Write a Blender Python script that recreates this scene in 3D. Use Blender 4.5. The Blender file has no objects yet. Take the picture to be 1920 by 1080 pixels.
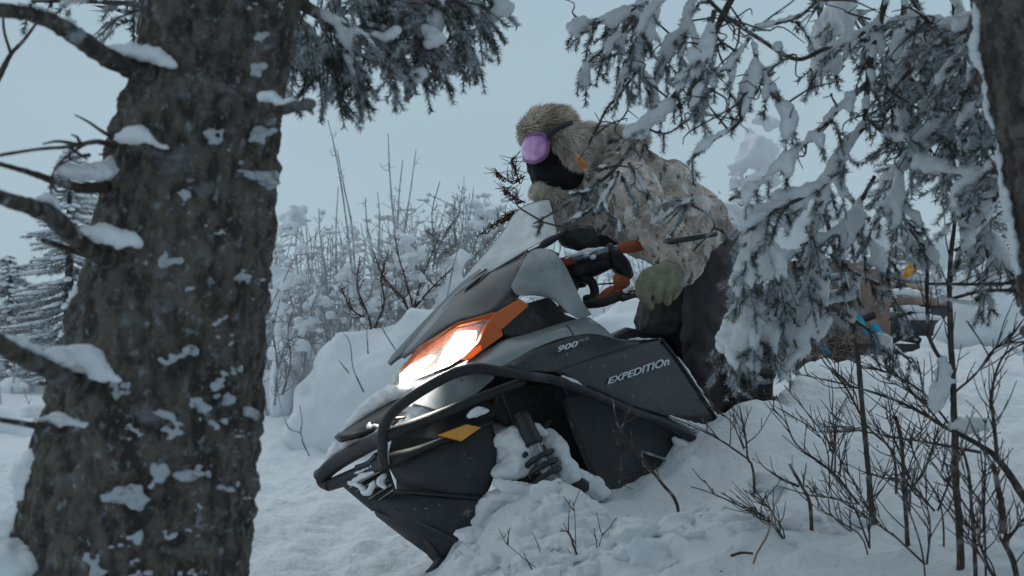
import bpy, bmesh, math, random
import numpy as np
from mathutils import Vector, noise, Matrix
random.seed(7); np.random.seed(7)
R = math.radians
C = bpy.context.scene.collection
sc = bpy.context.scene

# ---------------------------------------------------------------- camera
F = 2133.0                                  # focal length in photo pixels (40 mm on 36 mm)
PITCH = math.atan(100 / F)
CAM = Vector((0, 0, 1.2))
cd = bpy.data.cameras.new('camera'); cam = bpy.data.objects.new('camera', cd); C.objects.link(cam)
cd.lens = 40.0; cd.sensor_width = 36.0; cd.clip_start = 0.05; cd.clip_end = 600
cam.location = CAM; cam.rotation_euler = (R(90) + PITCH, 0, 0)
cd.dof.use_dof = True; cd.dof.focus_distance = 4.0; cd.dof.aperture_fstop = 5.0
sc.camera = cam
# ---------------------------------------------------------------- overcast winter sky
w = bpy.data.worlds.new('World'); sc.world = w; w.use_nodes = True
nt = w.node_tree; nt.nodes.clear()
sky = nt.nodes.new('ShaderNodeTexSky'); sky.sky_type = 'NISHITA'; sky.sun_disc = False
SUN_EL, SUN_ROT = R(62), R(-40)
sky.sun_elevation = SUN_EL; sky.sun_rotation = SUN_ROT; sky.air_density = 1.0; sky.dust_density = 3.0
b1 = nt.nodes.new('ShaderNodeBackground'); b1.inputs[1].default_value = 0.006
nt.links.new(sky.outputs[0], b1.inputs[0])
b2 = nt.nodes.new('ShaderNodeBackground'); b2.inputs[1].default_value = 1.0
tc = nt.nodes.new('ShaderNodeTexCoord'); mp = nt.nodes.new('ShaderNodeMapping'); mp.inputs['Scale'].default_value = (1.2, 1.2, 3.5)
nz = nt.nodes.new('ShaderNodeTexNoise'); nz.inputs['Scale'].default_value = 1.6; nz.inputs['Detail'].default_value = 4
rp = nt.nodes.new('ShaderNodeValToRGB')
rp.color_ramp.elements[0].position = .3; rp.color_ramp.elements[0].color = (.315, .425, .495, 1)
rp.color_ramp.elements[1].position = .75; rp.color_ramp.elements[1].color = (.35, .462, .532, 1)
nt.links.new(tc.outputs['Generated'], mp.inputs[0]); nt.links.new(mp.outputs[0], nz.inputs[0])
nt.links.new(nz.outputs[0], rp.inputs[0]); nt.links.new(rp.outputs[0], b2.inputs[0])
ad = nt.nodes.new('ShaderNodeAddShader'); wo = nt.nodes.new('ShaderNodeOutputWorld')
nt.links.new(b1.outputs[0], ad.inputs[0]); nt.links.new(b2.outputs[0], ad.inputs[1]); nt.links.new(ad.outputs[0], wo.inputs[0])
sd = bpy.data.lights.new('sun', 'SUN'); sd.energy = 0.5; sd.angle = R(70); sd.color = (1, .95, .9)
so = bpy.data.objects.new('sun', sd); C.objects.link(so)
so.rotation_euler = Vector((-math.sin(SUN_ROT) * math.cos(SUN_EL), -math.cos(SUN_ROT) * math.cos(SUN_EL), -math.sin(SUN_EL))).to_track_quat('-Z', 'Y').to_euler(); so.location = (0, 0, 20)
sc.view_settings.view_transform = 'Standard'; sc.view_settings.look = 'None'
sc.view_settings.exposure = 0.10; sc.view_settings.gamma = 1.0
try: sc.view_settings.use_curve_mapping = False
except Exception: pass

# ---------------------------------------------------------------- placing helpers
FW = Vector((0, math.cos(PITCH), math.sin(PITCH))); UP = Vector((0, -math.sin(PITCH), math.cos(PITCH))); RT = Vector((1, 0, 0))
def ray(px, py): return FW + RT * ((px - 960) / F) + UP * ((540 - py) / F)
def W(px, py, d): return CAM + ray(px, py) * d
# the snowmobile's own frame: LAT points to its left side (towards the viewer), the machine leans away
LAT = Vector((0.50, -0.80, 0.24)).normalized()
ANCH = W(1000, 800, 4.0)
def V(px, py, lat):
    r = ray(px, py); t = (ANCH + LAT * lat - CAM).dot(LAT) / r.dot(LAT)
    return CAM + r * t
def cr(pts, n, closed=False):
    """Catmull-Rom resample of points (tuples of any length) to n points"""
    P = np.array([tuple(p) for p in pts], float)
    if len(P) == 2: 
        t = np.linspace(0, 1, n)[:, None]; return P[0] * (1 - t) + P[1] * t
    if closed: Q = np.vstack([P[-1:], P, P[:2]])
    else: Q = np.vstack([2 * P[:1] - P[1:2], P, 2 * P[-1:] - P[-2:-1]])
    m = len(Q) - 3
    seg = np.sqrt(((Q[2:-1] - Q[1:-2]) ** 2).sum(1)); s = np.concatenate([[0], np.cumsum(seg)])
    out = []
    for u in np.linspace(0, s[-1], n, endpoint=not closed):
        i = min(np.searchsorted(s, u, side='right') - 1, m - 1); t = (u - s[i]) / max(seg[i], 1e-9)
        a, b, c, d = Q[i:i + 4]
        out.append(.5 * ((2 * b) + (c - a) * t + (2 * a - 5 * b + 4 * c - d) * t * t + (3 * b - a - 3 * c + d) * t ** 3))
    return np.array(out)

# ---------------------------------------------------------------- materials
def mat(name, col, rough=.6, var=0.0, vscale=20, bump=0.0, bscale=60, metal=0.0, spec=.5, coat=0.0, col2=None, detail=6,
        alpha=None, emit=None, estr=0, dust=None, dscale=30, dlo=.5, dhi=.6, trans=0, sheen=0, bdist=.01):
    m = bpy.data.materials.new(name); m.use_nodes = True; n = m.node_tree.nodes; l = m.node_tree.links
    p = n['Principled BSDF']; p.inputs['Roughness'].default_value = rough; p.inputs['Metallic'].default_value = metal
    p.inputs['Specular IOR Level'].default_value = spec; p.inputs['Coat Weight'].default_value = coat
    p.inputs['Transmission Weight'].default_value = trans; p.inputs['Sheen Weight'].default_value = sheen
    tcn = n.new('ShaderNodeTexCoord')
    def nz_(s, d=detail):
        t = n.new('ShaderNodeTexNoise'); t.inputs['Scale'].default_value = s; t.inputs['Detail'].default_value = d
        l.new(tcn.outputs['Object'], t.inputs['Vector']); return t
    c2 = col2 or tuple(max(0, c * (1 - var)) for c in col)
    src = None
    if var or col2:
        t = nz_(vscale); r = n.new('ShaderNodeValToRGB'); r.color_ramp.elements[0].position = .35; r.color_ramp.elements[1].position = .65
        r.color_ramp.elements[0].color = (*c2, 1); r.color_ramp.elements[1].color = (*col, 1)
        l.new(t.outputs[0], r.inputs[0]); src = r.outputs[0]
    if dust:
        t = nz_(dscale, 8); r = n.new('ShaderNodeValToRGB'); r.color_ramp.elements[0].position = dlo; r.color_ramp.elements[1].position = dhi
        mx = n.new('ShaderNodeMix'); mx.data_type = 'RGBA'
        l.new(t.outputs[0], r.inputs[0]); l.new(r.outputs[0], mx.inputs[0]); mx.inputs[7].default_value = (*dust, 1)
        if src: l.new(src, mx.inputs[6])
        else: mx.inputs[6].default_value = (*col, 1)
        src = mx.outputs[2]
    if src: l.new(src, p.inputs['Base Color'])
    else: p.inputs['Base Color'].default_value = (*col, 1)
    if bump:
        t = nz_(bscale, 8); b = n.new('ShaderNodeBump'); b.inputs['Strength'].default_value = bump; b.inputs['Distance'].default_value = bdist
        l.new(t.outputs[0], b.inputs['Height']); l.new(b.outputs[0], p.inputs['Normal'])
    if alpha is not None: p.inputs['Alpha'].default_value = alpha
    if emit: p.inputs['Emission Color'].default_value = (*emit, 1); p.inputs['Emission Strength'].default_value = estr
    return m
M = {}
M['snow'] = mat('snow', (.80, .82, .85), .75, .05, 3, .5, 45, spec=.25, bdist=.008)
M['gsnow'] = mat('ground_snow', (.78, .80, .83), .8, .05, 1.5, .9, 28, spec=.2, bdist=.02)
M['bark'] = mat('bark', (.060, .056, .054), .95, 0, 22, 1.0, 90, spec=.15, col2=(.022, .021, .021), dust=(.34, .37, .41), dscale=17, dlo=.57, dhi=.72, bdist=.006)
M['bark_r'] = mat('bark_lighter', (.105, .088, .078), .95, 0, 26, 1.0, 80, spec=.15, col2=(.045, .038, .035), dust=(.30, .31, .34), dscale=21, dlo=.62, dhi=.8, bdist=.006)
M['twig'] = mat('twig_bark', (.125, .098, .082), .9, .5, 30, .6, 120, spec=.2, dust=(.34,.35,.37), dscale=30, dlo=.56, dhi=.7)
M['twigr'] = mat('reddish_twig', (.10, .06, .045), .9, .5, 30, spec=.2)
M['ftwig'] = mat('frosted_hazy_twig', (.44, .43, .43), .9, .3, 9, spec=.2, dust=(.55, .58, .62), dscale=14, dlo=.45, dhi=.6)  # frost, plus background haze painted in as a paler colour
M['btwig'] = mat('hoar_frosted_hazy_twig', (.24, .22, .215), .9, .3, 9, spec=.2, dust=(.40, .42, .45), dscale=14, dlo=.45, dhi=.6)  # hoar frost with some background haze mixed into the colour
M['needle'] = mat('spruce_needles', (.145, .150, .125), .8, 0, 12, spec=.2, col2=(.075, .080, .066), dust=(.54, .57, .60), dscale=30, dlo=.42, dhi=.56)
M['needlef'] = mat('frosted_needles', (.14, .155, .15), .8, 0, 12, spec=.2, col2=(.035, .042, .035), dust=(.60, .64, .68), dscale=30, dlo=.48, dhi=.58)
M['needler'] = mat('rusty_leaves', (.10, .045, .035), .8, .4, 12, spec=.2)
M['black'] = mat('black_plastic', (.022, .024, .026), .5, .2, 8, .1, 300, spec=.4, dust=(.09, .10, .11), dscale=9, dlo=.62, dhi=.8)
M['panel'] = mat('dark_satin_panel', (.030, .033, .036), .33, .15, 3, spec=.5, dust=(.075, .085, .092), dscale=6, dlo=.55, dhi=.85)
M['belly'] = mat('matt_belly_plastic', (.024, .027, .030), .6, .15, 5, .15, 200, spec=.35, dust=(.06, .068, .075), dscale=7, dlo=.55, dhi=.8)
M['cowl'] = mat('charcoal_cowl', (.055, .061, .066), .38, .12, 4, spec=.5, dust=(.16, .18, .19), dscale=8, dlo=.6, dhi=.85)
M['grey'] = mat('grey_paint', (.27, .305, .315), .32, .10, 3, spec=.5, coat=.3, dust=(.50, .53, .56), dscale=9, dlo=.58, dhi=.82)
M['orange'] = mat('orange_paint', (.70, .135, .012), .4, .12, 8, spec=.5, coat=.2)
M['dorange'] = mat('dull_orange_rubber', (.36, .095, .035), .6, .3, 30, spec=.4)
M['amber'] = mat('amber_reflector', (.85, .36, .012), .3, .12, 40, spec=.6, coat=.4)
M['white'] = mat('white_lettering', (.62, .65, .68), .5)
M['dim'] = mat('dim_lettering', (.22, .24, .26), .5)
M['metal'] = mat('worn_metal', (.30, .31, .32), .4, .3, 30, metal=.7, dust=(.6, .63, .66), dscale=40, dlo=.55, dhi=.65)
M['rim'] = mat('dark_trim', (.02, .022, .025), .4)
M['shield'] = mat('frosted_windshield', (.66, .71, .73), .3, 0, 6, .3, 90, spec=.5, col2=(.48, .53, .56), alpha=.70, dust=(.75, .78, .80), dscale=12, dlo=.5, dhi=.75)
M['wing'] = mat('snow_dusted_deflector', (.36, .38, .385), .5, 0, 7, .3, 90, spec=.5, col2=(.20, .215, .225), alpha=.94, dust=(.42, .45, .47), dscale=11, dlo=.5, dhi=.72)
M['lens'] = mat('headlight_lens', (.8, .8, .8), .08, spec=.6, alpha=.22)
M['reflector'] = mat('headlight_reflector', (.8, .74, .62), .25, .4, 25, metal=.9)
M['lamp'] = mat('lit_lamp', (1, .95, .9), .4, emit=(1.0, .95, .90), estr=9)
M['ember'] = mat('orange_marker_glow', (.9, .12, .02), .4, emit=(1.0, .13, .02), estr=.5)
def layered(name, base, layers, rough, bump, bscale, bdist, spec=.15):
    """layers: (scale xyz, lo, hi, colour) noise-masked colours laid over each other"""
    m = mat(name, base, rough, 0, 9, bump, bscale, spec=spec, bdist=bdist); n = m.node_tree.nodes; l = m.node_tree.links; p = n['Principled BSDF']
    tcn = n.new('ShaderNodeTexCoord'); src = None
    for k, (sca, lo, hi, col) in enumerate(layers):
        mpn = n.new('ShaderNodeMapping'); mpn.inputs['Scale'].default_value = sca; mpn.inputs['Location'].default_value = (k * 3.7, k, 0); t = n.new('ShaderNodeTexNoise'); t.inputs['Scale'].default_value = 1; t.inputs['Detail'].default_value = 7; t.inputs['Roughness'].default_value = .62
        r = n.new('ShaderNodeValToRGB'); r.color_ramp.elements[0].position = lo; r.color_ramp.elements[1].position = hi; mx = n.new('ShaderNodeMix'); mx.data_type = 'RGBA'
        l.new(tcn.outputs['Object'], mpn.inputs[0]); l.new(mpn.outputs[0], t.inputs['Vector']); l.new(t.outputs[0], r.inputs[0]); l.new(r.outputs[0], mx.inputs[0]); mx.inputs[7].default_value = (*col, 1)
        if src: l.new(src, mx.inputs[6])
        else: mx.inputs[6].default_value = (*base, 1)
        src = mx.outputs[2]
    l.new(src, p.inputs['Base Color']); return m
def camo():
    return layered('camouflage_cloth', (.52, .45, .40), [((7, 7, 10), .50, .60, (.28, .235, .20)), ((16, 16, 11), .52, .59, (.72, .68, .65)), ((30, 30, 18), .57, .61, (.17, .14, .12)), ((60, 60, 60), .60, .70, (.70, .67, .64))], .95, .9, 90, .012, .1)
M['bark'] = layered('bark', (.150, .130, .110), [((40, 40, 24), .42, .56, (.056, .049, .043)), ((16, 16, 9), .50, .70, (.18, .155, .130)), ((9, 9, 7), .60, .80, (.10, .11, .068)), ((70, 70, 55), .58, .66, (.24, .26, .29)), ((13, 13, 17), .58, .70, (.20, .215, .235)), ((20, 20, 26), .63, .70, (.36, .39, .43))], .95, 1.0, 120, .012)
M['crust'] = layered('thin_crusted_snow', (.42, .45, .49), [((60, 60, 60), .56, .66, (.20, .20, .21)), ((120, 120, 120), .58, .66, (.30, .31, .33))], .8, .6, 90, .006)
M['panel'] = layered('dark_satin_panel', (.032, .035, .039), [((5, 5, 8), .52, .80, (.070, .077, .084)), ((60, 60, 60), .66, .70, (.16, .17, .18)), ((22, 22, 40), .64, .72, (.11, .12, .13))], .36, .15, 200, .002, .5)
M['belly'] = layered('matt_belly_plastic', (.026, .029, .032), [((5, 5, 8), .52, .80, (.058, .064, .070)), ((60, 60, 60), .66, .70, (.20, .21, .22)), ((18, 18, 30), .66, .72, (.13, .14, .15))], .6, .2, 200, .002, .4)
M['bark_r'] = layered('bark_lighter', (.19, .165, .148), [((40, 40, 24), .42, .56, (.085, .072, .065)), ((16, 16, 9), .50, .62, (.24, .21, .19)), ((70, 70, 55), .62, .70, (.24, .25, .27))], .95, 1.0, 120, .012)
M['camo'] = camo()
M['trouser'] = mat('dark_trousers', (.105, .094, .096), .8, .35, 7, .6, 50, spec=.2, dust=(.16, .165, .18), dscale=20, dlo=.68, dhi=.8)
M['mask'] = mat('black_face_mask', (.008, .008, .009), .9, .2, 20)
M['skin'] = mat('skin', (.45, .25, .18), .6, .1, 20)
M['goggle'] = mat('pink_lens_with_reflections', (.82, .42, .76), .16, 0, 22, spec=.5, coat=.3, col2=(.44, .20, .50))  # violet blotches paint the broken reflections on the lens
M['strap'] = mat('black_strap', (.015, .015, .018), .7)
M['glove'] = mat('khaki_glove', (.26, .25, .18), .85, .3, 30, .5, 90, spec=.15)
M['fur'] = mat('tan_fur', (.82, .73, .62), .9, 0, 16, spec=.15, col2=(.46, .385, .30))
M['furg'] = mat('grey_tan_fur', (.88, .82, .74), .9, 0, 16, spec=.15, col2=(.56, .50, .43))
M['furo'] = mat('orange_hat_tie', (.62, .26, .09), .9, .3, 20)
M['boot'] = mat('snowy_boot', (.025, .025, .028), .8, .2, 20, .4, 60, dust=(.5, .53, .56), dscale=26, dlo=.6, dhi=.72)
M['rubber'] = mat('snowy_track_rubber', (.02, .02, .022), .8, .2, 20, dust=(.5, .53, .56), dscale=22, dlo=.56, dhi=.68)
M['blue'] = mat('turquoise_strap', (.01, .38, .58), .6, .2, 14)
M['board'] = mat('weathered_board', (.36, .245, .185), .8, 0, 14, .3, 50, col2=(.22, .15, .12), dust=(.55, .56, .58), dscale=11, dlo=.58, dhi=.7)
M['straw'] = mat('dry_straw', (.34, .26, .20), .9, .5, 18)
M['slate'] = mat('grey_machine_panel', (.085, .088, .10), .6, .3, 9, dust=(.6, .63, .66), dscale=11, dlo=.6, dhi=.68)
M['wood'] = mat('pale_wood', (.46, .30, .17), .7, .3, 20)
M['gold'] = mat('golden_glint_paint', (.85, .42, .08), .45, .5, 30, metal=.4)  # bright golden light on distant gear, painted as colour
M['reed'] = mat('tan_reed', (.30, .21, .15), .9, .3, 20)
M['lichen'] = mat('greenish_lichen', (.12, .12, .06), .95, .5, 30)

# ---------------------------------------------------------------- mesh building
WL = {}
def link(o, parent, origin):
    C.objects.link(o)
    if parent is not None:
        o.parent = parent; base = WL[parent.name]; WL[o.name] = base; o.location = (0, 0, 0)
    else:
        WL[o.name] = origin; o.location = origin
def empty(name, loc, label, cat, group=None):
    o = bpy.data.objects.new(name, None); C.objects.link(o); o.location = loc; o.empty_display_size = .1
    WL[o.name] = Vector(loc); tag(o, label, cat, group); return o
def tag(o, label=None, cat=None, group=None, kind=None):
    if label: o['label'] = label
    if cat: o['category'] = cat
    if group: o['group'] = group
    if kind: o['kind'] = kind
    return o
class MB:
    def __init__(s): s.v = []; s.f = []; s.n = 0
    def add(s, v, f):
        v = np.asarray(v, float).reshape(-1, 3); s.v.append(v); s.f.extend([tuple(int(i) + s.n for i in q) for q in f]); s.n += len(v); return s
    def tube(s, pts, rad, sides=6, n=None, cap=True, wob=0.0, flat=1.0, smooth=True):
        P = np.array([tuple(p) for p in pts], float)
        if n is None: n = max(2, len(P) * 4 if smooth else len(P))
        rr = np.atleast_1d(np.array(rad, float))
        if len(rr) == 1: rr = np.repeat(rr, len(P))
        if len(rr) != len(P): rr = np.interp(np.linspace(0, 1, len(P)), np.linspace(0, 1, len(rr)), rr)
        if smooth:
            Q = cr(np.hstack([P, rr[:, None]]), n); P, rr = Q[:, :3], np.maximum(Q[:, 3], 1e-4)
        T = np.gradient(P, axis=0); T /= np.linalg.norm(T, axis=1)[:, None] + 1e-9
        a = np.array([0, 0, 1.]) if abs(T[0][2]) < .9 else np.array([1., 0, 0])
        u = np.cross(T[0], a); u /= np.linalg.norm(u)
        k = np.arange(sides) * 2 * math.pi / sides; vs = []
        for i in range(len(P)):
            u = u - T[i] * u.dot(T[i]); u /= np.linalg.norm(u) + 1e-9; v = np.cross(T[i], u)
            r = rr[i] * (1 + (wob * (np.random.rand(sides) - .5) if wob else 0))
            vs.append(P[i] + (np.cos(k) * r)[:, None] * u + (np.sin(k) * r * flat)[:, None] * v)
        vs = np.vstack(vs); fs = []
        for i in range(len(P) - 1):
            for j in range(sides):
                j2 = (j + 1) % sides; fs.append((i * sides + j, i * sides + j2, (i + 1) * sides + j2, (i + 1) * sides + j))
        if cap:
            fs.append(tuple(range(sides - 1, -1, -1))); fs.append(tuple((len(P) - 1) * sides + j for j in range(sides)))
        return s.add(vs, fs)
    def caps(s, p0, r0, p1, r1, sides=14):
        p0, p1 = np.array(p0, float), np.array(p1, float); d = p1 - p0; L = np.linalg.norm(d)
        if L < 1e-6: return s.blob(p0, (r0,) * 3)
        d /= L; pts = []; rad = []
        for t in (.02, .3, .6, .85): pts.append(p0 - d * r0 * math.cos(t * math.pi / 2)); rad.append(r0 * math.sin(t * math.pi / 2))
        for t in np.linspace(0, 1, 5): pts.append(p0 + d * L * t); rad.append(r0 + (r1 - r0) * t)
        for t in (.85, .6, .3, .02): pts.append(p1 + d * r1 * math.cos(t * math.pi / 2)); rad.append(r1 * math.sin(t * math.pi / 2))
        return s.tube(pts, rad, sides, smooth=False)
    def blob(s, c, r, nz=0.0, nf=3.0, sub=2, rot=None, seed=0):
        v, f = ICO[sub]; r = (r,) * 3 if np.isscalar(r) else r
        vv = v.copy()
        if nz:
            k = np.array([noise.noise(Vector(p) * nf * .5 + Vector((seed * 3.1, seed, 0))) for p in vv]); vv = vv * (1 + nz * k)[:, None]
        vv = vv * np.array(r)
        if rot is not None: vv = vv @ np.array(rot).T
        return s.add(vv + np.array(tuple(c)), f)
    def box(s, c, size, ax=None):
        ax = ax or (Vector((1, 0, 0)), Vector((0, 1, 0)), Vector((0, 0, 1)))
        c = Vector(c); vs = []
        for x in (-.5, .5):
            for y in (-.5, .5):
                for z in (-.5, .5): vs.append(tuple(c + ax[0] * x * size[0] + ax[1] * y * size[1] + ax[2] * z * size[2]))
        return s.add(vs, [(0, 1, 3, 2), (4, 6, 7, 5), (0, 4, 5, 1), (2, 3, 7, 6), (0, 2, 6, 4), (1, 5, 7, 3)])
    def loft(s, rows, n=16, m=None, conv=None, lin=False):
        """rows of control points, resampled to n points each and smoothed across to m rows"""
        Rr = [cr(r, n) if not lin else lin_rs(r, n) for r in rows]
        if m and len(Rr) > 1: Rr = np.stack([cr([Rr[i][j] for i in range(len(Rr))], m) for j in range(n)], 1)
        G = [[tuple(conv(*p)) if conv else tuple(p) for p in r] for r in Rr]
        k = len(G); vs = [p for r in G for p in r]
        return s.add(vs, [(i * n + j, i * n + j + 1, (i + 1) * n + j + 1, (i + 1) * n + j) for i in range(k - 1) for j in range(n - 1)])
    def poly(s, pts, back):
        """outline filled as a solid: pts world points, back = offset vector giving thickness"""
        bm = bmesh.new(); vs = [bm.verts.new(tuple(p)) for p in pts]; e = [bm.edges.new((vs[i], vs[(i + 1) % len(vs)])) for i in range(len(vs))]
        bmesh.ops.triangle_fill(bm, edges=e, use_beauty=True); bm.verts.index_update()
        n = len(vs); P = [v.co.copy() for v in bm.verts]; fs = [tuple(v.index for v in f.verts) for f in bm.faces]; bm.free()
        b = Vector(back); V2 = [tuple(p) for p in P] + [tuple(p + b) for p in P]
        ff = fs + [tuple(i + n for i in reversed(f)) for f in fs] + [(i, (i + 1) % n, (i + 1) % n + n, i + n) for i in range(n)]
        return s.add(V2, ff)
    def build(s, name, m, parent=None, smooth=True, origin=None, mods=(), fixn=True):
        v = np.vstack(s.v) if s.v else np.zeros((0, 3))
        base = WL[parent.name] if parent is not None else (Vector(origin) if origin is not None else Vector((v[:, 0].mean(), v[:, 1].mean(), v[:, 2].min())))
        v = v - np.array(tuple(base))
        me = bpy.data.meshes.new(name); me.from_pydata(v.tolist(), [], s.f); me.validate()
        if fixn:
            bm = bmesh.new(); bm.from_mesh(me); bmesh.ops.recalc_face_normals(bm, faces=bm.faces); bm.to_mesh(me); bm.free()
        if smooth: me.polygons.foreach_set('use_smooth', [True] * len(me.polygons))
        me.materials.append(m); me.update()
        o = bpy.data.objects.new(name, me); link(o, parent, base)
        for t, kw in mods:
            md = o.modifiers.new(t.lower(), t)
            for k_, v_ in kw.items(): setattr(md, k_, v_)
        return o
def lin_rs(pts, n):
    P = np.array([tuple(p) for p in pts], float); seg = np.sqrt(((P[1:] - P[:-1]) ** 2).sum(1)); s = np.concatenate([[0], np.cumsum(seg)])
    u = np.linspace(0, s[-1], n); return np.stack([np.interp(u, s, P[:, k]) for k in range(P.shape[1])], 1)
ICO = {}
for sub in (1, 2, 3, 4):
    bm = bmesh.new(); bmesh.ops.create_icosphere(bm, subdivisions=sub, radius=1)
    ICO[sub] = (np.array([tuple(v.co) for v in bm.verts]), [tuple(v.index for v in f.verts) for f in bm.faces]); bm.free()
def remesh(vs, it=3, fac=.5): return (('REMESH', dict(mode='VOXEL', voxel_size=vs, use_smooth_shade=True)), ('SMOOTH', dict(iterations=it, factor=fac)))
TEX = {}
def clouds(name, size, depth=2):
    if name not in TEX:
        t = bpy.data.textures.new(name, 'CLOUDS'); t.noise_scale = size; t.noise_depth = depth; TEX[name] = t
    return TEX[name]
def disp(name, size, strength, depth=2): return ('DISPLACE', dict(texture=clouds(name, size, depth), strength=strength, mid_level=.5, texture_coords='GLOBAL'))
BEV = lambda w_=.004, s_=2: ('BEVEL', dict(width=w_, segments=s_, limit_method='ANGLE', angle_limit=R(35)))
SOL = lambda t: ('SOLIDIFY', dict(thickness=t, offset=0))
def nrand(): return np.random.rand()

# ---------------------------------------------------------------- snow ground
G = [ # px, py, depth of points on the snow surface
 (480,1080,3.9),(650,1080,3.95),(480,960,5.0),(600,960,5.1),(480,865,7),(600,862,7),(740,870,7.2),(300,870,7),(100,870,7),(-300,900,6),
 (740,1010,4.45),(810,1075,3.98),(900,1080,3.2),(868,1024,3.40),(905,992,3.36),(960,955,3.33),(1010,932,3.33),(1075,915,3.32),(1115,948,3.34),(1160,975,3.38),(1250,978,3.40),(1150,1010,3.2),(1250,1010,3.2),(1290,985,3.2),
 (1000,1000,3.22),(1100,1000,3.2),(1000,1080,2.95),(1200,1080,2.8),(1200,1000,3.15),
 (1292,955,3.46),(1332,898,3.58),(1362,838,3.7),(1400,780,3.8),(1450,760,4.0),(1480,715,4.5),(1530,700,5.2),
 (1400,900,3.4),(1400,1080,2.7),(1550,900,3.5),(1550,1000,3.0),(1550,800,4.2),(1700,1080,2.6),(1700,930,3.2),(1700,800,4.1),(1900,1080,2.5),(1900,930,3.0),(1900,800,3.8),
 (1620,655,7),(1720,650,7),(1850,655,7),(2100,660,7),(2100,800,4),
 (1150,640,9),(1000,660,9),(850,740,8.2),(600,720,10),(300,760,10),(0,760,10),
 (1150,590,12),(1000,600,14),(700,645,16),(300,650,18),(0,650,18),(1500,600,12),(1900,600,12),(-500,680,14),(2500,620,12),
 (1000,600,25),(300,610,30),(1900,580,25),(-800,620,30),(2800,590,30),(960,612,70),(0,612,70),(1920,600,70)]
gp = [W(*g) for g in G]
under = [(900,930,4.5),(1050,935,4.45),(1200,930,4.5),(800,1000,4.6),(1300,870,4.5),(1400,850,4.6),(1200,800,5.6),(1000,900,5.2)]
gp += [W(*g) for g in under]
gp += [Vector(p) for p in ((0,0,.35),(-2,0,.4),(2,0,.45),(0,-4,.3),(-4,2,.4),(-1.2,2.2,.42),(4,2,.8),(5,0,.8),(-1,3,.42),(-60,60,2.2),(60,60,2.5),(-60,0,1),(60,0,2),(0,150,3.5),(-100,150,3.5),(100,150,3.5))]
A_ = np.array([tuple(p) for p in gp]); XY = A_[:, :2]
def phi(d): return np.sqrt(d * d + .02)
K = phi(np.linalg.norm(XY[:, None] - XY[None], axis=2)); K += np.eye(len(K)) * 1e-3 * -1
n_ = len(K); KK = np.zeros((n_ + 1, n_ + 1)); KK[:n_, :n_] = K; KK[:n_, n_] = 1; KK[n_, :n_] = 1
wts = np.linalg.solve(KK, np.concatenate([A_[:, 2], [0]]))
def gz(x, y):
    q = np.stack([np.atleast_1d(x).ravel(), np.atleast_1d(y).ravel()], 1); out = np.zeros(len(q))
    for i in range(0, len(q), 20000):
        out[i:i + 20000] = phi(np.linalg.norm(q[i:i + 20000, None] - XY[None], axis=2)) @ wts[:n_] + wts[n_]
    return out
def lump(x, y):
    p = Vector((x, y, 0)); near = 1 / (1 + max(0, y - 5) * .12)
    cal = max(.25, min(1, (math.hypot((x - .3) * .8, y - 3.6) - .5) / 1.2)); a = noise.fractal(p * 1.3, .9, 2.1, 3) * .06 * cal
    b = (abs(noise.noise(p * 4.2)) - .25) * .075 * near * (.4 + .6 * cal)
    q = p + noise.noise_vector(p * 5) * .08; c = ((abs(noise.noise(q * 8)) - .2) * .050 + noise.noise(q * 17) * .014 + abs(noise.noise(q * 31)) * .010) * near
    return a + b + c
def ground_at(x, y): return float(gz(x, y)[0]) + lump(x, y)
xs = np.concatenate([-np.geomspace(4, 110, 40)[::-1][:-1], np.linspace(-4, 4, 330), np.geomspace(4, 110, 40)[1:]])
ys = np.concatenate([np.linspace(-6, 1.4, 20)[:-1], np.linspace(1.4, 7, 230), np.geomspace(7, 200, 130)[1:]])
X_, Y_ = np.meshgrid(xs, ys); Z_ = gz(X_, Y_).reshape(X_.shape)
Z_ += np.array([lump(a, b) for a, b in zip(X_.ravel(), Y_.ravel())]).reshape(X_.shape)
nx, ny = len(xs), len(ys); g = MB()
g.add(np.stack([X_.ravel(), Y_.ravel(), Z_.ravel()], 1), [(j * nx + i, j * nx + i + 1, (j + 1) * nx + i + 1, (j + 1) * nx + i) for j in range(ny - 1) for i in range(nx - 1)])
go = g.build('snow_ground', M['gsnow'], origin=(0, 0, 0), fixn=False); tag(go, kind='structure')

# ---------------------------------------------------------------- the snowmobile
SM = empty('snowmobile', V(1150, 940, 0), 'black and grey snowmobile with lit headlight, orange trim and snow-crusted windshield nosing downhill', 'snowmobile')
def panel(name, pts, thick, m, parent=SM, bev=.004, lat=None):
    mb = MB(); P = [V(p[0], p[1], p[2] if len(p) > 2 else lat) for p in pts]
    mb.poly(P, -LAT * thick); return mb.build(name, m, parent, smooth=False, mods=(BEV(bev),))
def shell(name, rows, m, thick=.006, n=20, mm=14, mirror=False, parent=SM):
    mb = MB()
    mb.loft(rows, n, mm, V)
    if mirror:
        nv = mb.n; v = mb.v[0]; L = np.array(tuple(LAT)); a = np.array(tuple(ANCH)); d = (v - a) @ L
        mb.add(v - 2 * d[:, None] * L, [tuple(q) for q in mb.f])
    return mb.build(name, m, parent, mods=(SOL(thick),))
# dark inner body
def solid(name, pts, l0, l1, m, parent=SM, bev=.02):
    mb = MB(); P = [V(x, y, l1) for x, y in pts]; mb.poly(P, -LAT * (l1 - l0)); return mb.build(name, m, parent, smooth=False, mods=(BEV(bev, 3),))
solid('chassis', [(840,690),(960,640),(1110,630),(1220,660),(1300,770),(1290,850),(1160,870),(1060,800),(935,770),(905,860),(890,930),(840,960),(800,900),(800,780)], -.12, .12, M['black'])
solid('engine_cover', [(900,600),(1000,565),(1100,600),(1140,640),(1100,690),(900,690)], -.15, .2, M['black'])
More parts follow.
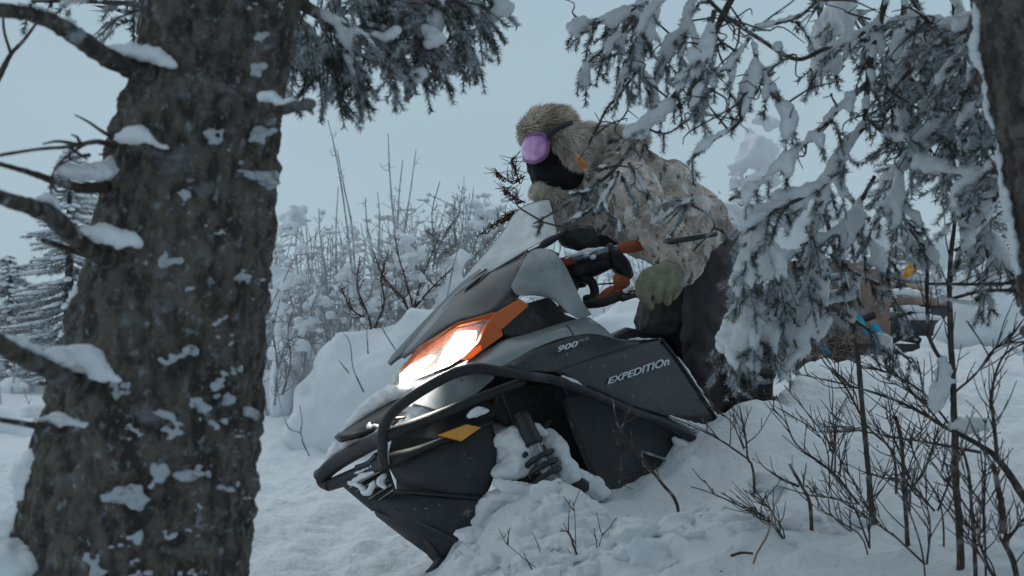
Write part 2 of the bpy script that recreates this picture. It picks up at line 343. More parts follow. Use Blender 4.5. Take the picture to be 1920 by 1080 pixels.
# upper cowl
shell('cowl', [
  [(752,670,.0),(775,632,.0),(830,567,0),(880,520,0),(945,478,0),(990,466,.02)],
  [(753,670,.02),(785,637,.07),(835,590,.12),(890,545,.14),(955,490,.16),(989,468,.16)],
  [(755,671,.04),(795,641,.13),(850,603,.21),(922,578,.25),(968,520,.26),(989,469,.24)],
  [(757,672,.05),(797,643,.14),(858,606,.22),(928,588,.26),(974,556,.27),(975,520,.27)]], M['cowl'], mirror=True)
panel('cowl_crest_lit_strip', [(757,664,.08),(790,620,.12),(830,573,.16),(862,542,.18),(900,515,.20),(925,500,.21),(870,545,.19),(832,586,.18),(800,622,.15),(775,650,.11)], .008, M['grey'])  # lit upper face of the cowl, painted as a lighter grey strip
# windshield
ws = [[(832,570,-.04),(880,533,.05),(935,500,.15),(988,468,.24)],
      [(893,495,-.10),(925,480,0),(975,464,.12),(1018,452,.21)],
      [(937,443,-.12),(965,428,-.03),(1005,425,.09),(1046,438,.18)],
      [(966,400,-.09),(985,386,-.03),(1008,378,.05),(1030,374,.11)]]
shell('windshield', ws, M['shield'], .004, 24, 24)
mb = MB(); mb.tube([V(*p) for p in [(893,495,-.10),(937,443,-.12),(966,400,-.09),(985,386,-.03),(1008,378,.05),(1030,374,.11),(1038,405,.14),(1046,438,.18)]], .0028, 6, 40); mb.build('windshield_trim', M['rim'], SM)
mb = MB()
for a, b, c_ in (((872,548,.1),(890,525,.1),(912,505,.1)), ((865,556,.1),(900,531,.12),(918,511,.12))): mb.tube([V(*a), V(*b), V(*c_)], [.004, .010, .004], 6)
mb.build('air_vent', M['rim'], SM)
# wing deflector
shell('wind_deflector', [
  [(958,538,.27),(975,505,.28),(993,474,.28),(1018,467,.30),(1040,473,.32)],
  [(970,553,.29),(990,530,.31),(1012,505,.33),(1040,495,.35),(1062,505,.34)],
  [(1000,553,.30),(1020,545,.33),(1045,540,.35),(1068,545,.36),(1088,560,.35)],
  [(1035,557,.31),(1052,572,.33),(1068,588,.345),(1090,598,.35),(1108,590,.34)]], M['wing'], .006, 24, 24)
# cavity under deflector, its darkness put in as a black panel
panel('dark_cavity_panel', [(942,614),(978,571),(1030,556),(1062,590),(1096,602),(1060,612),(992,627),(958,631),(943,626)], .02, M['black'], lat=.27)
# orange frame
panel('orange_trim', [(974,559,.285),(993,572,.29),(965,597,.29),(941,618,.29),(944,629,.29),(911,653,.285),(884,672,.28),(868,671,.28),(899,641,.28),(914,607,.28),(930,586,.28)], .03, M['orange'])
panel('orange_trim', [(930,584,.275),(925,594,.275),(862,610,.24),(815,640,.19),(790,660,.15),(760,692,.06),(756,690,.05),(793,645,.15),(858,604,.235)], .03, M['orange'])
panel('marker_light', [(868,671),(884,672),(905,656),(902,645),(890,652)], .02, M['ember'], lat=.283)
# headlight: housing, reflector bowl, lamps, clear lens
HL = [(862,609,.23),(918,599,.27),(901,640,.265),(870,672,.25),(808,700,.17),(752,722,.05),(754,700,.04),(771,676,.09),(814,640,.17)]
hl = MB(); hl.poly([V(*p) - LAT * .03 for p in HL], -LAT * .05); hl = hl.build('headlight', M['reflector'], SM, smooth=False, mods=(BEV(.006),))
def quad(pts, off, thick, name, m):
    mb = MB(); mb.poly([V(*p) + LAT * off for p in pts], -LAT * thick); return mb.build(name, m, hl, smooth=False, mods=(BEV(.004),))
quad([(862,618,.23),(900,616,.26),(897,642,.26),(866,669,.24),(826,684,.2),(838,652,.2)], -.018, .012, 'lamp', M['lamp'])
quad([(812,662,.17),(830,668,.18),(822,686,.16),(800,696,.14),(758,716,.05),(756,698,.05),(775,682,.1)], -.016, .012, 'lamp', M['lamp'])
quad([(756,698,.06),(800,684,.13),(840,672,.19),(868,668,.24),(850,682,.22),(808,699,.17),(753,722,.05)], -.010, .012, 'lamp', M['lamp'])
quad([(828,650,.18),(856,620,.21),(866,624,.22),(838,652,.19),(815,668,.16)], -.012, .008, 'light_guide', M['reflector'])
quad(HL, 0.004, .003, 'lens', M['lens'])
# real light thrown forward by the lit headlight
FWD = (V(700, 790, .1) - V(900, 690, .1)).normalized()
sp = bpy.data.lights.new('headlight_beam', 'SPOT'); sp.energy = 45; sp.spot_size = R(125); sp.spot_blend = .8; sp.shadow_soft_size = .06; sp.color = (1, .93, .85)
spo = bpy.data.objects.new('headlight_beam', sp); C.objects.link(spo); spo.location = V(805, 690, .19) + LAT * .02
spo.rotation_euler = (FWD + LAT * .1).to_track_quat('-Z', 'Y').to_euler()
# grey fender
shell('fender', [
  [(846,692,.20),(869,680,.24),(918,654,.27),(946,638,.28),(992,626,.28),(1055,606,.28),(1104,596,.27)],
  [(845,696,.24),(880,686,.28),(940,665,.31),(995,640,.32),(1060,616,.32),(1128,612,.31)],
  [(845,700,.26),(885,695,.30),(946,686,.33),(1002,654,.34),(1073,630,.34),(1152,635,.33)]], M['grey'], mirror=False)
panel('fender_extension', [(775,758,.20),(790,735,.2),(850,700,.23),(925,697,.27),(928,709,.27),(885,745,.26),(872,760,.26),(828,772,.24)], .02, M['grey'])
mb = MB(); mb.tube([V(1062,609,.315), V(1070,618,.333), V(1076,629,.345)], .0018, 4); mb.build('seam', M['rim'], SM)
# side panels
shell('side_panel', [
  [(944,689,.335),(1002,656,.345),(1073,632,.345),(1111,627,.34),(1160,637,.335),(1200,641,.33)],
  [(955,692,.35),(1010,672,.36),(1075,655,.365),(1120,648,.36),(1165,643,.355),(1200,643,.34)],
  [(975,697,.36),(1010,696,.37),(1040,697,.375),(1100,676,.375),(1160,655,.365),(1200,645,.35)]], M['panel'])
shell('side_panel', [
  [(1040,697,.375),(1100,676,.375),(1160,655,.365),(1200,645,.352),(1241,637,.34)],
  [(1060,707,.365),(1110,700,.365),(1170,690,.36),(1215,680,.355),(1262,664,.345)],
  [(1090,720,.36),(1135,735,.36),(1185,742,.36),(1235,735,.355),(1295,712,.345)],
  [(1120,728,.355),(1170,755,.355),(1225,775,.355),(1280,788,.35),(1348,790,.345)]], M['panel'], .012)
mb = MB(); mb.tube([V(1241,637,.35), V(1262,664,.352), V(1297,714,.352), V(1350,796,.352)], .006, 6); mb.build('panel_edge', M['black'], SM)
# lower side and belly
panel('lower_side_panel', [(1062,745,.30),(1120,735,.33),(1230,780,.34),(1325,838,.34),(1300,885,.33),(1262,925,.33),(1190,938,.33),(1138,932,.32),(1108,872,.31),(1078,800,.30)], .03, M['belly'])
mb = MB(); mb.tube([V(*p, .352) for p in [(1202,846),(1290,876),(1280,896),(1250,907),(1206,872),(1202,846)]], .0055, 4, smooth=False)
mb.build('footwell_frame', M['metal'], SM)
panel('running_board', [(1140,934,.36),(1262,944,.36),(1245,956,.36),(1190,957,.36)], .2, M['black'])
shell('belly_pan', [
  [(724,868,.12),(760,848,.17),(830,822,.22),(880,800,.25),(916,781,.26)],
  [(735,885,.13),(775,870,.20),(840,850,.25),(895,835,.27),(930,828,.27)],
  [(748,905,.12),(780,898,.20),(850,890,.25),(900,888,.27),(926,890,.27)],
  [(765,925,.10),(800,926,.18),(850,928,.23),(885,930,.25),(907,936,.25)]], M['belly'])
shell('belly_pan', [
  [(740,925,.06),(790,928,.16),(850,931,.22),(885,934,.24),(907,938,.25)],
  [(700,938,.0),(760,955,.12),(820,965,.19),(870,968,.22),(893,975,.22)],
  [(705,962,-.02),(760,990,.08),(810,1005,.13),(850,1005,.17),(897,1002,.19)],
  [(706,966,-.03),(760,1008,.03),(800,1037,.06),(822,1056,.08),(868,1022,.13)]], M['belly'])
mb = MB()
mb.tube([V(*p) for p in [(703,960,.0),(740,975,.05),(790,1005,.09),(815,1035,.10),(823,1055,.085)]], [.004, .008, .010, .012, .008], 8)
mb.tube([V(*p) for p in [(740,955,.09),(800,985,.15),(850,1010,.17),(866,1020,.15)]], [.003, .006, .006, .003], 8)
mb.tube([V(*p) for p in [(826,1042,.1),(818,1058,.09),(800,1076,.07)]], [.012, .012, .008], 8)
mb.build('skid_rib', M['panel'], SM)
mb = MB(); mb.tube([V(*p) for p in [(738,920,.13),(800,925,.20),(905,934,.265)]], .006, 6); mb.build('belly_seam', M['black'], SM)
panel('reflector', [(822,815),(875,795),(903,801),(866,827)], .012, M['amber'], bev=.002, lat=.275)
panel('nose_side', [(735,860,.12),(745,815,.15),(830,785,.2),(910,752,.25),(935,760,.27),(925,785,.27),(825,824,.23),(735,866,.13)], .04, M['black'])
# front grille between bumper and belly
gr = panel('grille', [(640,905,-.12),(690,880,-.02),(728,872,.10),(745,925,.09),(703,958,0),(675,935,-.05)], .02, M['black'])
for k in range(5):
    t = k / 4; mb = MB(); mb.tube([V(655 + 45 * t, 915 + 30 * t, -.09 + .08 * t), V(720 + 18 * t, 880 + 38 * t, .10)], .003, 4); mb.build('grille_bar', M['metal'], gr)
# nose blade, dark, under snow
shell('nose', [
  [(630,824,-.16),(665,790,-.15),(705,762,-.12),(755,730,-.08),(800,712,-.02)],
  [(634,824,-.08),(680,800,-.02),(730,775,.05),(780,750,.10),(845,705,.18)],
  [(640,824,-.04),(690,812,.02),(740,795,.10),(790,775,.16),(870,715,.24)]], M['black'], .02)
# bumper
def vtube(name, pts, r, m, sides=10, parent=SM, flat=1.0):
    mb = MB(); mb.tube([V(*p) for p in pts], r, sides, len(pts) * 6, flat=flat); return mb.build(name, m, parent)
bp = vtube('bumper', [(722,880,.18),(718,850,.19),(717,820,.21),(724,793,.23),(745,765,.25),(790,733,.29),(842,704,.33),(880,692,.36),(905,691,.37),(975,703,.39),(1042,713,.40),(1100,735,.40),(1180,770,.40),(1258,800,.39),(1330,842,.37)], [.017]*9+[.015]*6, M['black'], 12)
vtube('bumper_bar', [(602,897,-.24),(618,878,-.20),(650,856,-.10),(705,826,.10),(735,812,.22),(830,775,.27),(920,738,.33),(984,714,.37)], [.024,.027,.027,.026,.020,.017,.016,.014], M['black'], 12, bp)
vtube('bumper_bar', [(616,910,-.22),(650,897,-.14),(700,876,.02),(735,862,.17),(800,838,.22),(925,790,.27)], [.020,.023,.023,.022,.013,.01], M['black'], 12, bp)
vtube('bumper_bar', [(601,893,-.26),(598,890,-.30),(603,886,-.34)], .019, M['black'], 10, bp)
vtube('bumper_bar', [(602,897,-.24),(606,905,-.24),(618,911,-.21)], .019, M['black'], 10, bp)
vtube('bumper_bracket', [(668,876,-.04),(690,868,.02),(706,852,.10)], .008, M['rim'], 6, bp)
vtube('hook', [(738,785,.18),(762,783,.17),(768,792,.17),(752,802,.18),(735,806,.19)], .005, M['rim'], 6)
vtube('frame_strut', [(940,735,.28),(950,765,.26),(962,800,.24)], .006, M['rim'], 6)
# suspension
solid('suspension_mount', [(930,720),(1060,715),(1085,770),(1110,870),(1130,930),(1080,925),(1050,860),(1010,800),(950,800),(930,790)], -.1, .16, M['black'])
def arm(name, pts, r, m): return vtube(name, pts, r, m, 10)
mb = MB(); a, b = V(1006, 846, .36), V(1030, 902, .38); ax = (b - a).normalized(); u = ax.orthogonal().normalized(); v = ax.cross(u)
pts = []
for i in range(120):
    t = i / 119; an = t * 2 * math.pi * 3.4; pts.append(a + (b - a) * t + (u * math.cos(an) + v * math.sin(an)) * .046)
sh = MB(); sh.tube([a - ax * .12, a, b], [.024, .022, .022], 10); sh = sh.build('shock_absorber', M['metal'], SM)
mb.tube(pts, .0085, 8, 240); mb.build('coil_spring', M['rim'], sh)
mb = MB(); mb.tube([a - ax * .13, a - ax * .02], [.028, .030], 12, 6); mb.build('shock_sleeve', M['rim'], sh)
arm('control_arm', [(922,890,.25),(985,898,.30),(1050,905,.36)], .011, M['rim'])
arm('control_arm', [(885,965,.2),(930,935,.27),(1000,925,.33)], .012, M['rim'])
arm('steering_knuckle', [(1060,900,.35),(1088,908,.37),(1100,912,.37)], [.012, .026, .018], M['rim'])
arm('tie_rod', [(950,840,.2),(990,830,.27),(1030,790,.25)], .010, M['rim'])
ski = MB(); ski.loft([[V(830,1110,.20),V(900,1080,.22),V(1060,1010,.27),V(1200,990,.28)],[V(840,1120,.30),V(900,1095,.32),V(1060,1020,.36),V(1200,1000,.38)]], 16, 6); 
for o_ in (ski,): o_.build('ski', M['black'], SM, mods=(SOL(.012),))
mb = MB(); mb.tube([V(1085,905,.34), V(1080,960,.32), V(1075,1000,.30)], .02, 8); mb.build('spindle', M['rim'], SM)
# mirror and stalk
mb = MB(); mb.tube([V(1046,478,.25), V(1024,470,.26), V(1000,478,.26)], .007, 6)
mb.tube([V(992,474,.25), V(1030,455,.24), V(1062,432,.22)], [.008, .010, .010], 8); mb.tube([V(1008,470,.25), V(1022,455,.25), V(1050,440,.25)], [.006, .012, .008], 6)
mi = mb.build('mirror_stalk', M['black'], SM)
mb = MB(); mb.blob(V(1088, 446, .20), (.075, .035, .045), .25, 3, 3); mb.build('mirror', M['black'], mi)
# handlebar
hb = MB(); hb.tube([V(1048,492,.15), V(1095,480,.22), V(1150,467,.30), V(1190,461,.34), V(1235,455,.38)], .013, 10); hb = hb.build('handlebar', M['metal'], SM)
def cyl(name, pts, r, m, parent=None, sides=12): mb = MB(); mb.tube([V(*p) for p in pts], r, sides, len(pts) * 4); return mb.build(name, m, parent or hb)
cyl('grip', [(1160,466,.32),(1185,462,.34),(1218,457,.37)], [.019,.022,.020], M['dorange'])
cyl('grip', [(1222,457,.37),(1240,457,.385)], .018, M['dorange'])
cyl('collar', [(1141,468,.30),(1148,467,.305)], .024, M['rim'])
cyl('brake_lever', [(1236,458,.46),(1262,452,.52),(1300,446,.58),(1344,439,.62)], [.009,.010,.010,.008], M['rim'])
cyl('grip', [(1050,493,.16),(1060,490,.17),(1078,486,.19)], .017, M['dorange'])
mb = MB(); mb.tube([V(1060,505,.10), V(1100,500,.16), V(1145,488,.24)], [.035,.045,.03], 10); mb.blob(V(1085,515,.10), (.05,.05,.05), .3, 3, 2)
mb.tube([V(1150,480,.24), V(1165,500,.25), V(1180,520,.27)], [.03,.035,.02], 8); mb.build('console', M['black'], SM)
cyl('cable', [(1090,520,.15),(1108,528,.17),(1115,545,.18),(1112,558,.18),(1098,562,.18)], .017, M['black'])
cyl('riser', [(1085,500,.12),(1070,540,.1),(1060,580,.1)], .028, M['black'])
cyl('lower_bar', [(1095,572,.22),(1130,566,.28),(1170,553,.33),(1200,550,.36)], [.014,.018,.016,.014], M['black'])
hg = cyl('brake_reservoir', [(1152,532,.30),(1160,531,.31),(1180,527,.33)], [.030,.034,.014], M['dorange'])
cyl('lever_guard', [(1122,562,.27),(1138,552,.29),(1152,546,.30),(1166,553,.32)], [.010,.020,.020,.016], M['dorange'])
cyl('antenna', [(1122,533,.28),(1150,531,.30)], .003, M['rim'])
cyl('throttle_lever', [(1165,560,.34),(1200,551,.40),(1238,547,.44)], [.012,.009,.008], M['rim'])
for x, y in ((1100,476),(1112,482),(1128,472),(1174,545),(1183,540),(1186,552)): 
    mb = MB(); mb.blob(V(x, y, .27 + .1 * (x > 1150)), (.012,.012,.009), .3, 4, 2); mb.build('snow_crumb', M['snow'], hb)
# seat, tunnel, rear
solid('seat', [(1110,650),(1180,610),(1330,640),(1400,690),(1380,730),(1200,690)], -.30, -.05, M['black'], bev=.03)
solid('tunnel', [(1180,690),(1400,735),(1500,745),(1480,800),(1300,850),(1180,800)], -.30, .0, M['black'], bev=.02)
tr = solid('track', [(1200,800),(1300,850),(1480,800),(1490,770),(1480,830),(1300,900),(1200,880)], -.28, -.02, M['rubber'], bev=.01)
mb = MB(); mb.poly([W(1372,640,4.25),W(1430,640,4.25),W(1452,700,4.25),W(1445,775,4.25),W(1395,775,4.25)], Vector((.05,.25,0)))
mb.build('rear_bumper_flap', M['rubber'], SM, smooth=False, mods=(BEV(.01,2),))
mb = MB()
for k in range(6): mb.tube([W(1395, 655+20*k, 4.24), W(1448, 660+20*k, 4.24)], .006, 5)
mb.build('track_lug', M['rubber'], SM)
mb = MB(); mb.blob(W(1440,690,4.3), (.035,.05,.05), .2, 3, 3); mb.build('dark_hole', M['black'], SM)  # black blob stands in for the darkness of a round hole
# lettering
def lettering(name, body, quadpx, lat, m, shear=0.0, parent=SM, off=.008):
    cu = bpy.data.curves.new('txt', 'FONT'); cu.body = body; cu.size = 1; cu.shear = shear; cu.extrude = 0; cu.offset = .022
    ob = bpy.data.objects.new('txt', cu); C.objects.link(ob); dg = bpy.context.evaluated_depsgraph_get()
    me = bpy.data.meshes.new_from_object(ob.evaluated_get(dg)); bpy.data.objects.remove(ob)
    v = np.array([tuple(q.co) for q in me.vertices]); x0, x1, y0, y1 = v[:, 0].min(), v[:, 0].max(), v[:, 1].min(), v[:, 1].max()
    (ax_, ay), (bx, by), (cx, cy), (dx, dy) = quadpx; vs = []      # bottom-left, bottom-right, top-right, top-left
    for p in v:
        s, t = (p[0] - x0) / (x1 - x0), (p[1] - y0) / (y1 - y0)
        X = (1-s)*(1-t)*ax_ + s*(1-t)*bx + s*t*cx + (1-s)*t*dx; Y = (1-s)*(1-t)*ay + s*(1-t)*by + s*t*cy + (1-s)*t*dy
        vs.append(tuple(V(X, Y, lat + off)))
    mb = MB(); mb.add(vs, [tuple(f.vertices) for f in me.polygons]); bpy.data.meshes.remove(me)
    return mb.build(name, m, parent, smooth=False, fixn=False, mods=(('SOLIDIFY', dict(thickness=.0016, offset=0)),))
lettering('lettering', 'EXPEDITIOn', [(1139,721),(1254,684),(1256,668),(1143,708)], .366, M['white'])
lettering('lettering', '900', [(1044,661),(1082,649),(1085,638),(1048,649)], .372, M['white'])
lettering('lettering', 'ACE', [(1084,642),(1104,637),(1104,631),(1085,636)], .366, M['dim'])
# snow lying on the machine
def vsnow(items, name='snow', vox=.008, nz=.35, parent=SM):
    mb = MB()
    for k, (x, y, la, rx, ry, rz) in enumerate(items): mb.blob(V(x, y, la), (rx, ry, rz), nz, 4, 3, seed=k + len(items))
    return mb.build(name, M['snow'], parent, mods=remesh(vox, 2) + (disp('fine', .03, .012, 3),))
def snow_run(pts, r, name='snow', parent=SM, vox=.006, nz=.35, step=.6):
    mb = MB(); L = cr([tuple(V(*p)) + (q,) for p, q in zip(pts, r)], 60); acc = 1e9; last = None; k = 0
    for q in L:
        if last is None or np.linalg.norm(q[:3] - last) > q[3] * step:
            mb.blob(q[:3], (q[3] * 1.1, q[3] * 1.1, q[3] * .75), nz, 4, 2, seed=k); last = q[:3]; k += 1
    return mb.build(name, M['snow'], parent, mods=remesh(vox, 2) + (disp('fine', .03, .014, 3),))
snow_run([(640,812,-.12),(668,785,-.10),(700,760,-.07),(740,738,-.03),(790,722,.06),(840,703,.16)], [.006,.022,.036,.044,.038,.018])
snow_run([(612,870,-.22),(640,840,-.16),(680,812,-.06),(715,800,.04)], [.012,.035,.04,.03])
snow_run([(738,815,.12),(765,795,.15),(790,770,.18),(805,768,.18)], [.01,.03,.028,.012])
snow_run([(758,768,.16),(775,762,.17),(795,760,.17)], [.01,.02,.02])
snow_run([(880,780,.31),(895,772,.32),(912,770,.32)], [.012,.02,.012])
snow_run([(1052,705,.40),(1075,714,.41),(1097,724,.41)], [.004,.007,.004], vox=.004)
snow_run([(1180,636,.33),(1200,636,.33),(1238,635,.335)], [.004,.006,.004], vox=.004)
snow_run([(1270,668,.34),(1300,715,.34),(1330,765,.34),(1352,800,.34)], [.004,.009,.011,.014], vox=.005)
snow_run([(1255,780,.37),(1285,795,.37),(1325,812,.37),(1345,835,.35)], [.006,.02,.03,.05])
snow_run([(1280,900,.38),(1310,880,.39),(1345,850,.39),(1360,815,.38),(1352,780,.36)], [.04,.055,.06,.05,.015], nz=.6)
snow_run([(1265,822,.36),(1290,842,.36),(1300,865,.35)], [.01,.03,.03])
snow_run([(935,860,.24),(945,835,.25),(962,825,.29),(985,835,.30),(975,865,.31),(960,885,.31),(940,885,.29)], [.03,.045,.055,.055,.05,.04,.035])
snow_run([(935,905,.33),(960,915,.35),(1000,918,.36),(1040,915,.37)], [.02,.028,.024,.02])
snow_run([(985,812,.30),(1000,800,.31),(1020,812,.32)], [.012,.02,.014])
snow_run([(1028,812,.28),(1045,840,.33),(1060,875,.35),(1072,900,.36)], [.024,.034,.036,.04])
snow_run([(1012,884,.31),(1025,890,.33),(1038,897,.34)], [.015,.022,.018])
snow_run([(900,975,.22),(920,945,.26),(950,930,.3),(1000,935,.35)], [.03,.04,.045,.05])
snow_run([(1060,895,.36),(1080,885,.37),(1110,910,.36),(1125,930,.34)], [.02,.018,.04,.035])
snow_run([(1150,933,.35),(1200,935,.35),(1250,925,.35)], [.01,.014,.02])
snow_run([(720,890,.10),(712,905,.09),(722,915,.10)], [.008,.014,.008])
snow_run([(660,905,-.08),(680,893,-.02),(700,885,.04)], [.006,.014,.010])
snow_run([(700,905,.06),(690,925,.02),(676,912,-.04),(655,905,-.10)], [.010,.012,.014,.012])
snow_run([(645,897,-.14),(690,878,.02),(715,868,.10)], [.004,.007,.005], vox=.004)
snow_run([(1062,484,.2),(1095,473,.24),(1135,464,.29)], [.006,.011,.008], 'snow', hb, .004)

# ---------------------------------------------------------------- the rider
def D(px, py, d): return W(px, py, d)
RD = 4.35
P0 = W(1330, 760, 4.6)
def chain(mb, pts, sides=14):
    for (x0, y0, d0, r0), (x1, y1, d1, r1) in zip(pts[:-1], pts[1:]): mb.caps(W(x0, y0, d0), r0, W(x1, y1, d1), r1, sides)
body = MB()
chain(body, [(1030,260,4.42,.070),(1045,300,4.40,.062),(1085,320,4.42,.050),(1125,325,4.45,.07),(1230,395,4.48,.09),(1320,475,4.52,.08)])
chain(body, [(1165,345,4.26,.05),(1200,390,4.13,.04),(1240,460,4.02,.035),(1245,520,3.92,.03)])
chain(body, [(1130,340,4.62,.045),(1110,410,4.62,.035),(1130,465,4.4,.03)])
chain(body, [(1320,480,4.52,.07),(1340,580,4.40,.055),(1320,690,4.37,.04),(1335,750,4.4,.035)])
chain(body, [(1300,485,4.6,.07),(1240,610,4.62,.055),(1245,700,4.68,.04),(1250,750,4.69,.035)])
person = body.build('person', M['skin'], origin=P0, mods=remesh(.012, 3))
tag(person, 'rider standing on snowmobile leaning over handlebars in camouflage jacket, fur hat and pink goggles', 'person')
jk = MB()
chain(jk, [(1120,318,4.42,.10),(1170,340,4.42,.155),(1235,390,4.46,.185),(1300,440,4.50,.165),(1335,470,4.52,.13)], 20)
chain(jk, [(1110,345,4.40,.09),(1140,388,4.40,.12),(1210,422,4.42,.13),(1290,460,4.46,.15)], 20)
chain(jk, [(1060,350,4.38,.05),(1085,400,4.38,.08),(1130,440,4.4,.07)], 16)
chain(jk, [(1130,340,4.62,.10),(1110,410,4.62,.075),(1110,450,4.5,.06)], 16)
chain(jk, [(1345,450,4.44,.075),(1372,478,4.46,.035)], 12)
jacket = jk.build('jacket', M['camo'], person, mods=remesh(.011, 4) + (disp('folds', .10, .075, 2), disp('folds2', .035, .014, 2), ('SMOOTH', dict(iterations=1, factor=.5))))
sl = MB()
chain(sl, [(1168,340,4.28,.11),(1205,392,4.12,.092),(1240,440,4.02,.082),(1264,475,3.95,.074),(1274,500,3.91,.060)], 18)
chain(sl, [(1262,492,3.91,.062),(1288,492,3.92,.056)], 12)
sl.build('sleeve', M['camo'], jacket, mods=remesh(.009, 3) + (disp('folds4', .06, .05, 2), disp('folds2', .035, .020, 2), ('SMOOTH', dict(iterations=1, factor=.5))))
tr_ = MB()
chain(tr_, [(1320,475,4.50,.135),(1345,520,4.44,.13),(1340,580,4.40,.115),(1325,640,4.36,.100),(1318,690,4.36,.085),(1330,745,4.38,.078)], 18)
chain(tr_, [(1300,480,4.62,.12),(1262,550,4.62,.115),(1236,610,4.62,.10),(1240,670,4.66,.09),(1250,740,4.7,.08)], 18)
chain(tr_, [(1280,600,4.6,.12),(1290,690,4.6,.10)], 14)
tr_.build('trousers', M['trouser'], person, mods=remesh(.011, 3) + (disp('folds3', .11, .065, 2), disp('folds2', .035, .020, 2), ('SMOOTH', dict(iterations=1, factor=.5))))
bt = MB(); chain(bt, [(1335,735,4.40,.075),(1350,790,4.42,.07),(1320,805,4.36,.06)]); bt.build('boot', M['boot'], person, mods=remesh(.01, 2))
bt = MB(); chain(bt, [(1250,740,4.68,.07),(1255,790,4.68,.065),(1220,800,4.62,.055)]); bt.build('boot', M['boot'], person, mods=remesh(.01, 2))
# gloved near hand closed over the lever end, thumb under
gl = MB()
chain(gl, [(1272,503,3.92,.048),(1258,514,3.88,.046)], 14)
chain(gl, [(1252,514,3.86,.044),(1218,520,3.85,.034)], 14); chain(gl, [(1252,530,3.87,.036),(1222,532,3.86,.030)], 14)
for f in ([(1210,514,3.825,.0165),(1199,530,3.80,.0155),(1198,549,3.80,.0145),(1207,562,3.825,.0125)],
          [(1224,520,3.815,.0175),(1214,541,3.79,.0165),(1213,563,3.80,.0150),(1221,576,3.83,.0125)],
          [(1241,524,3.815,.0175),(1233,546,3.79,.0165),(1234,562,3.81,.0145)],
          [(1257,524,3.825,.0170),(1252,546,3.80,.0160),(1252,566,3.815,.0140)],
          [(1268,515,3.88,.020),(1270,540,3.87,.018),(1262,556,3.87,.015)]): chain(gl, f, 10)
gl.build('glove', M['glove'], person, mods=remesh(.0045, 2) + (disp('gfold', .03, .004, 2),))
gl = MB(); chain(gl, [(1125,462,4.35,.05),(1140,470,4.30,.045)]); 
for k in range(4): chain(gl, [(1128 + 9 * k, 462, 4.27, .016), (1130 + 9 * k, 474, 4.25, .015), (1131 + 9 * k, 483, 4.28, .013)], 10)
chain(gl, [(1130,468,4.34,.018),(1145,482,4.36,.015)], 10)
gl.build('glove', M['strap'], person, mods=remesh(.006, 2))
# head wear
fm = MB(); chain(fm, [(1022,300,4.38,.075),(1030,328,4.37,.076),(1060,325,4.36,.082),(1078,318,4.38,.07)], 16); fm.caps(W(1018,322,4.33), .045, W(1028,338,4.33), .040)
chain(fm, [(1010,312,4.33,.03),(1016,332,4.33,.035)], 12)
fm.build('face_mask', M['mask'], person, mods=remesh(.008, 3) + (disp('folds2', .035, .012, 2),))
head_d = 4.40
ht = MB()
ht.blob(W(1026, 238, head_d), (.084, .10, .062), .12, 2, 3); ht.blob(W(1002, 250, head_d - .01), (.050, .09, .050), .1, 2, 3)
ht.blob(W(1048, 236, head_d), (.048, .09, .052), .1, 2, 3)
hat_core = [(W(1026,238,head_d), (.084,.10,.062)), (W(1002,250,head_d-.01), (.050,.09,.050)), (W(1048,236,head_d), (.048,.09,.052))]
flap_core = [(W(1076,265,head_d-.09), (.070,.050,.052)), (W(1080,288,head_d-.10), (.042,.045,.046)), (W(1100,258,head_d-.06), (.045,.05,.042))]
hat = ht.build('fur_hat', M['fur'], person, mods=remesh(.009, 3))
fl = MB()
for c_, r_ in flap_core: fl.blob(c_, r_, .1, 2, 3)
flap = fl.build('ear_flap', M['furg'], hat, mods=remesh(.009, 3))
def fur(cores, n, L, name, m, parent, comb=Vector((.35, 0, -.25)), wdt=.0028, seed=3):
    rnd = np.random.RandomState(seed); vs = []; fs = []
    for i in range(n):
        c_, r_ = cores[rnd.randint(len(cores))]; d = rnd.randn(3); d /= np.linalg.norm(d); r_ = np.array(r_)
        p = np.array(tuple(c_)) + d * r_ * .97; nn = d / r_; nn /= np.linalg.norm(nn)
        inside = any(np.sum(((p - np.array(tuple(c2))) / np.array(r2)) ** 2) < .85 for c2, r2 in cores)
        if inside: continue
        clump = noise.noise_vector(Vector(p) * 22); l = L * (.6 + .7 * rnd.rand())
        g1 = nn * .9 + np.array(tuple(comb)) + np.array(tuple(clump)) * .9 + rnd.randn(3) * .28; g1 /= np.linalg.norm(g1)
        g2 = g1 * .6 + np.array(tuple(comb)) * 1.1 + rnd.randn(3) * .1; g2 /= np.linalg.norm(g2)
        s_ = np.cross(g1, rnd.randn(3)); s_ /= np.linalg.norm(s_); s_ *= wdt / 2
        k = len(vs); q = p + g1 * l * .55; e = q + g2 * l * .45
        vs += [p - s_, p + s_, q + s_ * .8, q - s_ * .8, e]; fs += [(k, k + 1, k + 2, k + 3), (k + 3, k + 2, k + 4)]
    mb = MB(); mb.add(vs, fs); o = mb.build(name, m, parent, fixn=False); o['kind'] = 'stuff'; return o
fur(hat_core, 20000, .042, 'hat_fur', M['fur'], hat, Vector((.55, 0, .05)))
fur(flap_core, 14000, .036, 'flap_fur', M['furg'], flap, Vector((.45, 0, -.35)), seed=5)
coll = [(W(1014,358,4.34), (.030,.06,.022)), (W(1037,376,4.30), (.040,.06,.036)), (W(1048,398,4.30), (.03,.05,.05))]
cl = MB()
for c_, r_ in coll: cl.blob(c_, r_, .1, 2, 3)
clo = cl.build('fur_collar', M['furg'], jacket, mods=remesh(.009, 3)); fur(coll, 6000, .032, 'collar_fur', M['furg'], jacket, Vector((.1, 0, -.6)), seed=9)
bk = [(W(1140,252,4.44), (.085,.09,.025)), (W(1185,262,4.44), (.06,.09,.025))]
mb = MB()
